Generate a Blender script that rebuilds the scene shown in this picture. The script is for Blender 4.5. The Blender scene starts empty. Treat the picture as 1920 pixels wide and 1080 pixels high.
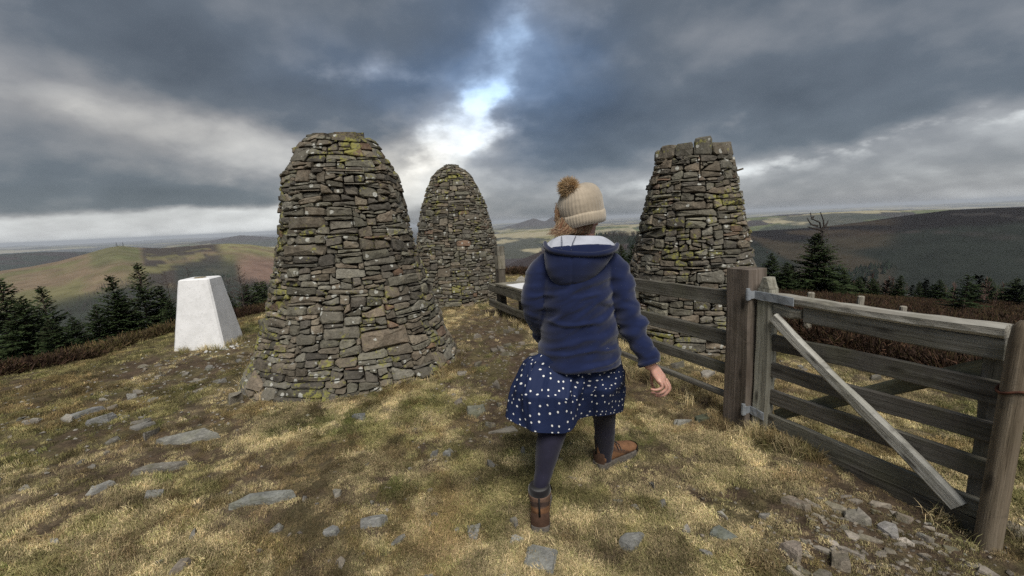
import bpy, bmesh, math, random
import numpy as np
from mathutils import Vector, Matrix

random.seed(11)
rng = np.random.default_rng(11)
S = bpy.context.scene
COL = S.collection
R_ = math.radians

# ------------------------------------------------------------------ camera
F_PX, PITCH, ROLL, EYE = 805.0, R_(8.9), R_(2.62), 1.55
cam_d = bpy.data.cameras.new('camera')
cam_d.sensor_width = 36.0
cam_d.lens = F_PX / 1920 * 36.0
cam_d.clip_start = 0.05
cam_d.clip_end = 90000
cam = bpy.data.objects.new('camera', cam_d)
COL.objects.link(cam)
FW = np.array([0, math.cos(PITCH), -math.sin(PITCH)])
_r0 = np.array([1.0, 0, 0]); _u0 = np.cross(_r0, FW)
RT = math.cos(ROLL) * _r0 - math.sin(ROLL) * _u0
UP = math.sin(ROLL) * _r0 + math.cos(ROLL) * _u0
EYEP = np.array([0, 0, EYE])
cam.matrix_world = Matrix(((RT[0], UP[0], -FW[0], 0), (RT[1], UP[1], -FW[1], 0), (RT[2], UP[2], -FW[2], EYE), (0, 0, 0, 1)))
S.camera = cam

# ------------------------------------------------------------------ look
S.view_settings.view_transform = 'Standard'
S.view_settings.look = 'None'
S.view_settings.exposure = 1.32
S.view_settings.gamma = 1.0
S.view_settings.use_curve_mapping = False
S.cycles.use_denoising = False
S.cycles.max_bounces = 6
S.cycles.diffuse_bounces = 3
S.cycles.volume_bounces = 0
S.cycles.transparent_max_bounces = 4

# ------------------------------------------------------------------ node helper
class NT:
    def __init__(self, nt):
        self.nt = nt; nt.nodes.clear()
    def node(self, typ, **kw):
        n = self.nt.nodes.new(typ)
        for k, v in kw.items(): setattr(n, k, v)
        return n
    def put(self, sock, v):
        if isinstance(v, bpy.types.NodeSocket): self.nt.links.new(v, sock)
        elif isinstance(v, (tuple, list)):
            n = len(sock.default_value)
            sock.default_value = (tuple(v) + (1.0,))[:n]
        else: sock.default_value = v
    def m(self, op, a, b=0.0, c=0.0, clamp=False):
        n = self.node('ShaderNodeMath', operation=op, use_clamp=clamp)
        self.put(n.inputs[0], a); self.put(n.inputs[1], b); self.put(n.inputs[2], c)
        return n.outputs[0]
    def v(self, op, a, b=(0, 0, 0)):
        n = self.node('ShaderNodeVectorMath', operation=op)
        self.put(n.inputs[0], a)
        if op == 'SCALE': self.put(n.inputs['Scale'], b)
        else: self.put(n.inputs[1], b)
        return n.outputs[0]
    def mix(self, f, a, b, blend='MIX'):
        n = self.node('ShaderNodeMix', data_type='RGBA', blend_type=blend)
        self.put(n.inputs[0], f); self.put(n.inputs[6], a); self.put(n.inputs[7], b)
        return n.outputs[2]
    def ramp(self, f, stops, interp='LINEAR'):
        n = self.node('ShaderNodeValToRGB'); cr = n.color_ramp; cr.interpolation = interp
        while len(cr.elements) > 1: cr.elements.remove(cr.elements[-1])
        cr.elements[0].position = stops[0][0]
        for i, (p, c) in enumerate(stops):
            e = cr.elements[0] if i == 0 else cr.elements.new(p)
            e.color = (tuple(c) + (1.0,))[:4] if isinstance(c, (tuple, list)) else (c, c, c, 1)
        self.put(n.inputs[0], f)
        return n.outputs[0]
    def noise(self, vec, scale, detail=4, rough=0.55, dim='3D', out=0):
        n = self.node('ShaderNodeTexNoise', noise_dimensions=dim)
        if vec is not None: self.put(n.inputs['Vector'], vec)
        self.put(n.inputs['Scale'], scale); self.put(n.inputs['Detail'], detail); self.put(n.inputs['Roughness'], rough)
        return n.outputs[out]
    def attr(self, name, typ='GEOMETRY', out='Color'):
        n = self.node('ShaderNodeAttribute', attribute_name=name, attribute_type=typ)
        return n.outputs[out]
    def sep(self, vec):
        n = self.node('ShaderNodeSeparateXYZ'); self.put(n.inputs[0], vec); return n.outputs
    def comb(self, x, y, z):
        n = self.node('ShaderNodeCombineXYZ')
        for i, q in enumerate((x, y, z)): self.put(n.inputs[i], q)
        return n.outputs[0]
    def sstep(self, x, a, b):
        n = self.node('ShaderNodeMapRange', interpolation_type='SMOOTHSTEP')
        self.put(n.inputs[0], x); n.inputs[1].default_value = a; n.inputs[2].default_value = b
        return n.outputs[0]

def azel_px(x, y):
    d = FW + RT * (x - 960) / F_PX - UP * (y - 540) / F_PX
    return math.degrees(math.atan2(d[0], d[1])), math.degrees(math.atan2(d[2], math.hypot(d[0], d[1])))

# ------------------------------------------------------------------ sky (world) : a deck of broken winter cloud in front of a Nishita sky
SUN_EL, SUN_AZ = 54.0, 168.0           # compass bearing of the sun, 0 = +Y, clockwise
W = bpy.data.worlds.new('World'); S.world = W; W.use_nodes = True
g = NT(W.node_tree)
tc = g.node('ShaderNodeTexCoord').outputs['Generated']
dx, dy, dz = g.sep(tc)
zc = g.m('MAXIMUM', dz, 0.0)
inv = g.m('DIVIDE', 1.0, g.m('ADD', zc, 0.42))
plane = g.comb(g.m('MULTIPLY', dx, inv), g.m('MULTIPLY', dy, inv), 0.0)
az = g.m('MULTIPLY', g.m('ARCTAN2', dx, dy), 57.29578)
el = g.m('MULTIPLY', g.m('ARCSINE', dz), 57.29578)
wn = g.node('ShaderNodeTexNoise'); g.put(wn.inputs['Vector'], plane); wn.inputs['Scale'].default_value = 2.6; wn.inputs['Detail'].default_value = 6; wn.inputs['Roughness'].default_value = 0.55
wr, wg_, wb = g.sep(wn.outputs['Color'])
elf = g.m('MULTIPLY', g.sstep(el, -1.0, 14.0), 1.0)
azw = g.m('ADD', az, g.m('MULTIPLY', g.m('SUBTRACT', wr, 0.5), 18.0))
elw = g.m('ADD', el, g.m('MULTIPLY', g.m('SUBTRACT', wg_, 0.5), g.m('ADD', 1.5, g.m('MULTIPLY', elf, 9.0))))
def blob(x, y, sx, sy, rot=0.0):
    """soft patch of cloud/gap: centre given as bearing and elevation, radii in degrees, tilt in degrees"""
    a0, e0 = x, y
    da = g.m('SUBTRACT', azw, a0); de = g.m('SUBTRACT', elw, e0)
    c, s = math.cos(R_(rot)), math.sin(R_(rot))
    p = g.m('DIVIDE', g.m('ADD', g.m('MULTIPLY', da, c), g.m('MULTIPLY', de, s)), sx)
    q = g.m('DIVIDE', g.m('SUBTRACT', g.m('MULTIPLY', de, c), g.m('MULTIPLY', da, s)), sy)
    r = g.m('ADD', g.m('MULTIPLY', p, p), g.m('MULTIPLY', q, q))
    return g.m('EXPONENT', g.m('MULTIPLY', r, -1.0))
L = None
def addl(t):
    global L
    L = t if L is None else g.m('ADD', L, t)
n_big = g.noise(plane, 2.0, 5, 0.5)
n_mid = g.noise(plane, 2.7, 7, 0.50)
n_off = g.noise(g.v('ADD', plane, (0.012, 0.062, 0.0)), 2.7, 7, 0.50)
n_gap = g.noise(g.v('ADD', plane, (3.7, 1.9, 0.0)), 5.5, 8, 0.56)
addl(0.27)
addl(g.m('MULTIPLY', g.m('SUBTRACT', n_big, 0.5), 0.40))
addl(g.m('MULTIPLY', g.m('SUBTRACT', n_mid, 0.5), 0.20))
addl(g.m('MULTIPLY', g.m('SUBTRACT', n_mid, n_off), 0.42))       # billows catch the light from the low break
for (a, e, sx, sy, rot, w) in [
    (-42, 12.0, 13, 4.5, -14, 0.26),    # pale grey cloud on the left
    (-28, 9.0, 10, 3.6, -12, 0.25),
    (-37, 4.8, 17, 1.5, -1, -0.12),     # dark base above the left strip
    (-30, 17.5, 15, 3.5, -14, -0.16),
    (-11, 8.0, 11.0, 5.5, 25, 0.46),     # the gap of light behind the cairns
    (-10, 4.0, 12, 3.0, 0, 0.14),
    (-4, 11.0, 5.0, 2.2, 35, 0.20),
    (9, 4.0, 14, 2.4, 5, 0.22),
    (2, 22, 8, 5, 30, 0.16),
    (-1, 15, 5, 3, 45, 0.14),
    (24, 12.5, 16, 3.6, 4, -0.13),      # heavy cloud to the right
    (10, 10.5, 9, 3.0, -6, -0.12),
    (-16, 14.0, 10, 2.2, 0, -0.10),
    (44, 15.5, 12, 4.5, 6, 0.06),
]:
    addl(g.m('MULTIPLY', blob(a, e, sx, sy, rot), w))
# lit strip under the cloud base on the left
base = g.m('SUBTRACT', elw, g.m('ADD', 2.9, g.m('MULTIPLY', g.m('SUBTRACT', wb, 0.5), 2.0)))
strip = g.m('MULTIPLY', g.m('SUBTRACT', 1.0, g.sstep(base, -0.7, 0.5)), g.m('SUBTRACT', 1.0, g.sstep(az, -24.0, -12.0)))
addl(g.m('MULTIPLY', strip, 0.42))
# paler air under the long slanting edge on the right
edge = g.m('SUBTRACT', elw, g.m('ADD', 5.4, g.m('MULTIPLY', g.m('SUBTRACT', azw, 20.0), 0.115)))
right = g.sstep(az, 8.0, 24.0)
addl(g.m('MULTIPLY', g.m('MULTIPLY', g.m('SUBTRACT', 1.0, g.sstep(edge, -2.2, 1.4)), right), 0.20))
rim = g.m('EXPONENT', g.m('MULTIPLY', g.m('POWER', g.m('ABSOLUTE', g.m('DIVIDE', g.m('ADD', edge, 1.6), 1.25)), 2.0), -1.0))
addl(g.m('MULTIPLY', g.m('MULTIPLY', rim, right), g.m('MULTIPLY', g.sstep(n_gap, 0.40, 0.62), 0.30)))
# ragged openings in the deck
gapm = blob(-8, 9.5, 8, 4.0, 28)
for (a, e, sx, sy, rot, w) in [(-1, 14.5, 5, 2.6, 45, 1.0), (2, 23, 8, 4.5, 40, .80), (-21, 17.3, 9, 1.7, 6, .60), (-8, 21, 8, 3, 0, .35)]:
    gapm = g.m('ADD', gapm, g.m('MULTIPLY', blob(a, e, sx, sy, rot), w))
addl(g.m('MULTIPLY', g.sstep(g.m('ADD', n_gap, g.m('MULTIPLY', gapm, 0.34)), 0.60, 1.12), 0.40))
cloud = g.ramp(L, [(0.0, (.052, .064, .080)), (0.25, (.105, .124, .148)), (0.45, (.235, .245, .262)), (0.65, (.46, .475, .485)), (0.85, (.74, .77, .78)), (1.0, (.92, .95, .96))])
blue = g.m('ADD', blob(1, 21, 9, 8, 0), g.m('MULTIPLY', blob(-12, 18, 12, 4, 0), 0.55), clamp=True)
blue = g.m('ADD', blue, g.m('MULTIPLY', blob(6, 14, 10, 6, 0), 0.5), clamp=True)
cloud = g.mix(blue, cloud, g.mix(1.0, cloud, (0.74, 0.98, 1.36), 'MULTIPLY'))
warm = g.m('ADD', blob(-14, 7, 9, 5, 0), g.m('MULTIPLY', blob(-38, 11, 18, 7, 0), 0.9), clamp=True)
cloud = g.mix(warm, cloud, g.mix(1.0, cloud, (1.06, 0.99, 0.90), 'MULTIPLY'))
sky = g.node('ShaderNodeTexSky', sky_type='NISHITA')
sky.sun_disc = False; sky.sun_elevation = R_(SUN_EL); sky.sun_rotation = R_(SUN_AZ); sky.altitude = 400
bg1 = g.node('ShaderNodeBackground'); g.put(bg1.inputs[0], sky.outputs[0]); bg1.inputs[1].default_value = 0.05
bg2 = g.node('ShaderNodeBackground'); g.put(bg2.inputs[0], cloud); bg2.inputs[1].default_value = 0.49
mx = g.node('ShaderNodeMixShader'); mx.inputs[0].default_value = 0.93
W.node_tree.links.new(bg1.outputs[0], mx.inputs[1]); W.node_tree.links.new(bg2.outputs[0], mx.inputs[2])
wo = g.node('ShaderNodeOutputWorld'); W.node_tree.links.new(mx.outputs[0], wo.inputs[0])

sd = bpy.data.lights.new('sun', 'SUN'); sd.energy = 1.5; sd.angle = R_(32); sd.color = (1.0, 0.955, 0.88)
sun = bpy.data.objects.new('sun', sd); COL.objects.link(sun)
_sdir = Vector((math.sin(R_(SUN_AZ)) * math.cos(R_(SUN_EL)), math.cos(R_(SUN_AZ)) * math.cos(R_(SUN_EL)), math.sin(R_(SUN_EL))))
sun.rotation_euler = _sdir.to_track_quat('Z', 'Y').to_euler(); sun.location = (-6, -6, 20)

# ------------------------------------------------------------------ numeric noise
def _hash(ix, iy, seed):
    h = (ix.astype(np.int64) * 374761393 + iy.astype(np.int64) * 668265263 + seed * 1442695041) & 0xffffffff
    h = ((h ^ (h >> 13)) * 1274126177) & 0xffffffff
    h = ((h ^ (h >> 16)) * 2246822519) & 0xffffffff
    return ((h ^ (h >> 15)) & 0xffffff) / float(0xffffff)
def vnoise(x, y, seed=0):
    x = np.asarray(x, float); y = np.asarray(y, float)
    ix, iy = np.floor(x), np.floor(y); fx, fy = x - ix, y - iy
    fx = fx * fx * (3 - 2 * fx); fy = fy * fy * (3 - 2 * fy)
    a, b, c, d = _hash(ix, iy, seed), _hash(ix + 1, iy, seed), _hash(ix, iy + 1, seed), _hash(ix + 1, iy + 1, seed)
    return (a * (1 - fx) + b * fx) * (1 - fy) + (c * (1 - fx) + d * fx) * fy
def fbm(x, y, seed=0, o=4, gain=0.5):
    s, a, t = 0.0, 1.0, 0.0
    for i in range(o):
        s = s + a * vnoise(x * 2 ** i + 17.3 * i, y * 2 ** i - 9.1 * i, seed + i); t += a; a *= gain
    return s / t
def ss(x, a, b):
    t = np.clip((np.asarray(x, float) - a) / (b - a), 0, 1); return t * t * (3 - 2 * t)

# ------------------------------------------------------------------ mesh helpers
class MB:
    def __init__(self): self.v = []; self.f = []; self.c = []; self.g = []; self.uv = None
    def add(self, verts, faces, col=(1, 1, 1, 1), gc=None):
        b = len(self.v); self.v += [tuple(p) for p in verts]; self.f += [tuple(i + b for i in f) for f in faces]
        col = tuple(col) + ((1.0,) if len(col) == 3 else ()); self.c += [col] * len(verts)
        self.g += [tuple(q) for q in gc] if gc is not None else [(0, 0, 0)] * len(verts)
    def mesh(self, name, origin=(0, 0, 0), smooth=False):
        me = bpy.data.meshes.new(name); o = np.array(origin, float)
        v = np.array(self.v, float).reshape(-1, 3) - o
        me.from_pydata(v.tolist(), [], self.f)
        a = me.color_attributes.new('tone', 'FLOAT_COLOR', 'POINT'); a.data.foreach_set('color', np.array(self.c, np.float32).ravel())
        if any(q != (0, 0, 0) for q in self.g[:40]):
            a = me.attributes.new('grain', 'FLOAT_VECTOR', 'POINT'); a.data.foreach_set('vector', np.array(self.g, np.float32).ravel())
        if smooth: me.polygons.foreach_set('use_smooth', [True] * len(me.polygons))
        me.update()
        return me
    def build(self, name, mat, parent=None, origin=None, smooth=False):
        o = origin if origin is not None else (tuple(parent['org']) if parent is not None and 'org' in parent else (0, 0, 0))
        ob = bpy.data.objects.new(name, self.mesh(name, o, smooth)); COL.objects.link(ob)
        if mat: ob.data.materials.append(mat)
        if parent is not None: ob.parent = parent
        elif origin is not None: ob.location = origin
        return ob

def tag(o, label=None, cat=None, group=None, kind=None):
    if label: o['label'] = label
    if cat: o['category'] = cat
    if group: o['group'] = group
    if kind: o['kind'] = kind
    return o
def thing(name, label, cat, loc, group=None):
    o = bpy.data.objects.new(name, None); COL.objects.link(o); o.location = loc; o.empty_display_size = 0.1
    o['org'] = [float(q) for q in loc]
    return tag(o, label, cat, group)
def nobj(name, verts, faces, mat, kind=None, smooth=True, cols=None, cname='tone'):
    me = bpy.data.meshes.new(name)
    verts = np.asarray(verts, np.float32); faces = np.asarray(faces, np.int32)
    k = faces.shape[1]
    me.vertices.add(len(verts)); me.vertices.foreach_set('co', verts.ravel())
    me.loops.add(faces.size); me.loops.foreach_set('vertex_index', faces.ravel())
    me.polygons.add(len(faces)); me.polygons.foreach_set('loop_start', np.arange(0, faces.size, k, dtype=np.int32))
    me.update(calc_edges=True)
    me.polygons.foreach_set('use_smooth', np.full(len(faces), smooth))
    if cols is not None:
        a = me.color_attributes.new(cname, 'FLOAT_COLOR', 'POINT')
        c4 = np.ones((len(verts), 4), np.float32); c4[:, :3] = cols; a.data.foreach_set('color', c4.ravel())
    me.update()
    ob = bpy.data.objects.new(name, me); COL.objects.link(ob); me.materials.append(mat)
    if kind: ob['kind'] = kind
    return ob
def pt(x, y, Y):
    """the point of the place seen at photo position (x, y) when it lies Y metres ahead"""
    d = FW + RT * (x - 960) / F_PX - UP * (y - 540) / F_PX
    return EYEP + d * (Y / d[1])
def gpt(x, y, z=0.0):
    d = FW + RT * (x - 960) / F_PX - UP * (y - 540) / F_PX
    return EYEP + d * ((z - EYE) / d[2])

def mat_new(name):
    m = bpy.data.materials.new(name); m.use_nodes = True
    return m, NT(m.node_tree)
def finish(g, m, col, rough=0.85, bump=None, bstr=0.5, bdist=0.01, spec=0.25, sheen=0.0):
    b = g.node('ShaderNodeBsdfPrincipled'); g.put(b.inputs['Base Color'], col); g.put(b.inputs['Roughness'], rough)
    g.put(b.inputs['Specular IOR Level'], spec)
    if sheen: g.put(b.inputs['Sheen Weight'], sheen); g.put(b.inputs['Sheen Roughness'], 0.5)
    if bump is not None:
        n = g.node('ShaderNodeBump'); g.put(n.inputs['Height'], bump); n.inputs['Strength'].default_value = bstr; n.inputs['Distance'].default_value = bdist
        g.nt.links.new(n.outputs[0], b.inputs['Normal'])
    o = g.node('ShaderNodeOutputMaterial'); g.nt.links.new(b.outputs[0], o.inputs[0])
    return m
def posn(g): return g.node('ShaderNodeNewGeometry').outputs['Position']

# ------------------------------------------------------------------ materials
def make_ground_mat():
    m, g = mat_new('turf_and_soil'); p = posn(g); c = g.attr('tone')
    n1 = g.noise(p, 9, 6, 0.65); n2 = g.noise(p, 60, 5, 0.7)
    k = g.m('ADD', g.m('MULTIPLY', n1, 0.9), g.m('MULTIPLY', n2, 0.9))
    c = g.mix(1.0, c, g.ramp(k, [(0.55, (.5, .48, .45)), (0.9, (1, 1, 1)), (1.25, (1.5, 1.45, 1.4))]), 'MULTIPLY')
    return finish(g, m, c, 0.95, g.m('ADD', n1, g.m('MULTIPLY', n2, 0.5)), 0.9, 0.03, 0.1)
def make_moor_mat():
    m, g = mat_new('moorland'); p = posn(g); c = g.attr('tone')
    n1 = g.noise(p, 1.5, 6, 0.65)
    c = g.mix(1.0, c, g.ramp(n1, [(0.3, (.6, .6, .6)), (0.7, (1.35, 1.3, 1.3))]), 'MULTIPLY')
    return finish(g, m, c, 0.95, n1, 0.8, 0.15, 0.05)
def make_hill_mat():
    m, g = mat_new('far_hillside'); p = posn(g); c = g.attr('tone')
    n1 = g.noise(p, 0.02, 8, 0.65)
    c = g.mix(1.0, c, g.ramp(n1, [(0.3, (.7, .7, .7)), (0.7, (1.25, 1.25, 1.25))]), 'MULTIPLY')
    return finish(g, m, c, 1.0, None, spec=0.0)
def make_stone_mat(name='dry_stone', pale=1.0, yellow=1.0):
    m, g = mat_new(name); p = posn(g); c = g.attr('tone'); al = g.attr('tone', out='Alpha')
    n1 = g.noise(p, 14, 6, 0.6); n2 = g.noise(p, 55, 5, 0.65); n3 = g.noise(g.v('ADD', p, (7, 3, 1)), 5.0, 4, 0.6)
    c = g.mix(1.0, c, g.ramp(n1, [(0.3, (.62, .6, .58)), (0.52, (1, 1, 1)), (0.75, (1.35, 1.3, 1.22))]), 'MULTIPLY')
    c = g.mix(1.0, c, g.ramp(n2, [(0.3, (.7, .7, .7)), (0.7, (1.25, 1.25, 1.25))]), 'MULTIPLY')
    # grey-green crustose lichen, then yellow-green map lichen, then white discs
    f = g.m('MULTIPLY', g.ramp(n3, [(0.5, 0.0), (0.62, 1.0)]), 0.36)
    c = g.mix(f, c, (.165, .155, .125))
    n4 = g.m('ADD', g.noise(g.v('ADD', p, (2, 9, 4)), 17, 5, 0.7), g.m('MULTIPLY', g.m('SUBTRACT', g.noise(p, 2.3, 3, 0.5), 0.5), 0.62))
    f = g.m('MULTIPLY', g.ramp(g.m('ADD', n4, g.m('MULTIPLY', al, 0.22)), [(0.635, 0.0), (0.715, 1.0)]), 0.8 * yellow)
    c = g.mix(f, c, (.25, .24, .065))
    vo = g.node('ShaderNodeTexVoronoi', feature='F1'); g.put(vo.inputs['Vector'], g.v('ADD', p, g.v('SCALE', g.noise(p, 40, 3, out=1), 0.03))); vo.inputs['Scale'].default_value = 16
    cs = g.sep(vo.outputs['Color'])
    lim = g.m('MULTIPLY', g.sstep(cs[0], 0.60, 1.0), 0.40)
    f = g.m('MULTIPLY', g.sstep(g.m('SUBTRACT', lim, vo.outputs['Distance']), 0.0, 0.05), 0.8 * pale)
    c = g.mix(f, c, (.46, .46, .42))
    h = g.m('ADD', n1, g.m('MULTIPLY', n2, 0.45))
    return finish(g, m, c, 0.92, h, 0.85, 0.02, 0.2)
def make_rock_mat():
    m, g = mat_new('slab_rock'); p = posn(g); c = g.attr('tone')
    n1 = g.noise(p, 10, 7, 0.65); n2 = g.noise(p, 70, 5, 0.7); n3 = g.noise(g.v('ADD', p, (4, 4, 4)), 22, 5, 0.7)
    c = g.mix(1.0, c, g.ramp(n1, [(0.3, (.55, .55, .55)), (0.55, (1, 1, 1)), (0.75, (1.3, 1.3, 1.25))]), 'MULTIPLY')
    c = g.mix(1.0, c, g.ramp(n2, [(0.3, (.7, .7, .7)), (0.7, (1.3, 1.3, 1.3))]), 'MULTIPLY')
    c = g.mix(g.m('MULTIPLY', g.ramp(n3, [(0.58, 0.0), (0.66, 1.0)]), 0.5), c, (.36, .37, .32))
    c = g.mix(g.m('MULTIPLY', g.ramp(g.noise(p, 6, 4), [(0.52, 0.0), (0.66, 1.0)]), 0.5), c, (.10, .10, .05))
    return finish(g, m, c, 0.9, g.m('ADD', n1, g.m('MULTIPLY', n2, 0.6)), 0.9, 0.012, 0.25)
def make_wood_mat(name, algae=0.4):
    m, g = mat_new(name); gc = g.attr('grain', out='Vector'); c = g.attr('tone'); p = posn(g)
    st = g.v('MULTIPLY', gc, (2.2, 60, 60)); n1 = g.noise(st, 1.0, 6, 0.65)
    st2 = g.v('MULTIPLY', gc, (1.0, 16, 16)); n2 = g.noise(st2, 1.0, 5, 0.6)
    wv = g.noise(g.v('MULTIPLY', gc, (6.0, 140, 140)), 1.0, 4, 0.6)
    c = g.mix(1.0, c, g.ramp(n1, [(0.28, (.34, .32, .30)), (0.43, (.9, .88, .85)), (0.6, (1.1, 1.1, 1.1)), (0.8, (1.4, 1.4, 1.36))]), 'MULTIPLY')
    c = g.mix(1.0, c, g.ramp(n2, [(0.3, (.55, .53, .5)), (0.65, (1.2, 1.2, 1.18))]), 'MULTIPLY')
    crk = g.noise(g.v('MULTIPLY', gc, (1.3, 85, 85)), 1.0, 2, 0.5)
    c = g.mix(g.m('MULTIPLY', g.m('MULTIPLY', g.ramp(crk, [(0.30, 1.0), (0.36, 0.0)]), g.ramp(g.noise(g.v('MULTIPLY', gc, (3, 9, 9)), 1.0, 3), [(0.45, 0.0), (0.6, 1.0)])), 0.9), c, (.012, .011, .010))
    kv = g.node('ShaderNodeTexVoronoi', feature='F1'); g.put(kv.inputs['Vector'], g.v('MULTIPLY', gc, (3.2, 9, 9))); kv.inputs['Scale'].default_value = 1.0
    c = g.mix(g.m('MULTIPLY', g.ramp(kv.outputs['Distance'], [(0.08, 1.0), (0.20, 0.0)]), 0.75), c, (.030, .025, .020))
    blot = g.noise(p, 5.0, 5, 0.6)
    c = g.mix(g.m('MULTIPLY', g.ramp(blot, [(0.48, 0.0), (0.68, 1.0)]), algae), c, (.105, .105, .06))
    c = g.mix(g.m('MULTIPLY', g.ramp(g.noise(p, 11, 5, 0.65), [(0.56, 0.0), (0.70, 1.0)]), 0.42), c, (.045, .04, .034))
    return finish(g, m, c, 0.88, g.m('ADD', n1, g.m('MULTIPLY', wv, 0.5)), 0.8, 0.006, 0.2)
def make_plain(name, rough=0.8, nscale=30, namp=0.3, bump=0.3, bdist=0.004, spec=0.25, sheen=0.0):
    m, g = mat_new(name); c = g.attr('tone'); p = posn(g); n = g.noise(p, nscale, 5, 0.6)
    c = g.mix(1.0, c, g.ramp(n, [(0.3, (1 - namp,) * 3), (0.7, (1 + namp,) * 3)]), 'MULTIPLY')
    return finish(g, m, c, rough, n, bump, bdist, spec, sheen)
def make_foliage(name, inst=False, rough=0.8):
    m, g = mat_new(name); c = g.attr('tone')
    if inst: c = g.mix(1.0, c, g.attr('tint', 'INSTANCER'), 'MULTIPLY')
    else:
        oi = g.node('ShaderNodeObjectInfo').outputs['Random']
        c = g.mix(1.0, c, g.ramp(oi, [(0, (.8, .85, .8)), (1, (1.2, 1.15, 1.2))]), 'MULTIPLY')
    return finish(g, m, c, rough, None, spec=0.1)
M = dict(ground=make_ground_mat(), moor=make_moor_mat(), hill=make_hill_mat(), stone=make_stone_mat(), rock=make_rock_mat(),
         wood=make_wood_mat('weathered_wood'), oldpost=make_wood_mat('brown_post_wood', 0.15), tree=make_foliage('needles'), blade=make_foliage('grass_blades', True),
         forest=make_foliage('forest_trees', True), bark=make_plain('bark', 0.9, 20, 0.4), iron=make_plain('galvanised_iron', 0.5, 25, 0.25, 0.2, 0.002, 0.5),
         rust=make_plain('rusty_wire', 0.8, 60, 0.5))

# ------------------------------------------------------------------ the terrain as a height function
def sp(s, k): return k * np.logaddexp(0, np.asarray(s, float) / k)
def edges(x, y):
    wob = 0.9 * (fbm(x * 0.35, y * 0.35, 5, 3) - 0.5)
    return -.928 * x + .371 * y - 7.7 + wob, .9 * x + .43 * y - 5.35 + wob, y - 13.0 - .05 * x + wob
def h_near(x, y):
    sL, sR, sF = edges(x, y)
    a, b, c = .27 * sp(sL, .45), .155 * sp(sR, .5), .2 * sp(sF, .7)
    drop = (a ** 3 + b ** 3 + c ** 3) ** (1 / 3)
    d = np.hypot(x, y)
    bump = 0.09 * (fbm(x * .8, y * .8, 1, 3) - .5) + 0.045 * (fbm(x * 3.5, y * 3.5, 2, 3) - .5)
    bump = bump + .028 * (fbm(x * 14, y * 14, 3, 2) - .5)
    big = 1.2 * (fbm(x * .06, y * .06, 4, 3) - .5) * ss(d, 14, 40)
    return bump - drop + big + .008
RID = []   # ridges: name, distance, widths (towards us, away), bearing/elevation table
def ridge(name, Rk, w0, w1, pts):
    ae = sorted(azel_px(*p) for p in pts)
    RID.append((name, Rk, w0, w1, np.array([q[0] for q in ae]), np.array([q[1] for q in ae])))
ridge('grassy', 2300, .55, .5, [(-260, 580), (-100, 535), (0, 510), (60, 501), (110, 491), (160, 477), (200, 465), (225, 461), (255, 464), (300, 466), (350, 462), (390, 459), (430, 457), (470, 459), (515, 466), (600, 482), (700, 505), (800, 530), (900, 560)])
ridge('dark_left', 5200, .3, .4, [(-400, 500), (-100, 482), (0, 477), (80, 472), (160, 473), (230, 478), (330, 490), (520, 500)])
ridge('blue', 9500, .25, .3, [(250, 480), (330, 461), (400, 450), (450, 441), (490, 443), (530, 447), (650, 452), (800, 446), (900, 437)])
ridge('horizon', 24000, .3, .6, [(-400, 484), (-100, 473), (0, 469), (150, 463), (300, 456), (600, 441), (800, 430), (960, 421), (1100, 416), (1300, 407), (1500, 398), (1700, 390), (1800, 385), (1920, 381), (2300, 366)])
ridge('twin_peaks', 9500, .2, .25, [(900, 432), (940, 428), (965, 421), (985, 414), (1002, 409), (1012, 413), (1022, 415), (1036, 406), (1050, 413), (1075, 419), (1110, 421), (1150, 419)])
ridge('valley_rise', 5200, .35, .3, [(860, 450), (930, 440), (980, 434), (1040, 428), (1100, 427), (1180, 422), (1300, 416), (1410, 408), (1480, 402), (1560, 398), (1650, 394), (1750, 393), (1900, 392)])
ridge('brown_spur', 1200, .5, .4, [(800, 560), (880, 530), (940, 507), (1000, 480), (1040, 461), (1090, 448), (1150, 441), (1200, 442), (1280, 452), (1400, 480)])
ridge('heather', 1700, .55, .4, [(1050, 500), (1180, 465), (1300, 448), (1410, 434), (1480, 430), (1550, 425), (1620, 416), (1700, 404), (1780, 394), (1850, 390), (1930, 388), (2100, 384), (2400, 380)])
VALLEY = -235.0
def h_all(x, y):
    """height and the ridge that owns the point (-1 = summit, -2 = valley floor)"""
    d = np.hypot(x, y); az_ = np.degrees(np.arctan2(x, y))
    base = h_near(x, y) - .17 * sp(d - 75, 25) * ss(d, 20, 60)
    own = np.where(base > VALLEY, -1, -2)
    z = np.maximum(base, VALLEY + 10 * (fbm(x / 500, y / 500, 21, 3) - .5))
    for i, (nm, Rk, w0, w1, A, E_) in enumerate(RID):
        e = np.interp(az_, A, E_, left=E_[0] - 3, right=E_[-1] - 3)
        fade = ss(az_, A[0] - 9, A[0] + 2) * (1 - ss(az_, A[-1] - 2, A[-1] + 9))
        crest = EYE + Rk * np.tan(np.radians(e))
        lr = np.log(np.maximum(d, 1) / Rk)
        q = np.where(lr < 0, np.exp(-(lr / w0) ** 2), np.exp(-(lr / w1) ** 2))
        rough = (fbm(x / (Rk * .12), y / (Rk * .12), 30 + i, 4) - .5) * Rk * .02 * (1 - q ** 6)
        zz = VALLEY + (crest - VALLEY) * q * fade + rough * q * fade
        zz = np.where((d < 350), -1e4, zz)
        own = np.where(zz > z, i, own); z = np.maximum(z, zz)
    return z, own
def hz(x, y): return float(h_near(np.array([x]), np.array([y]))[0])

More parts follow.
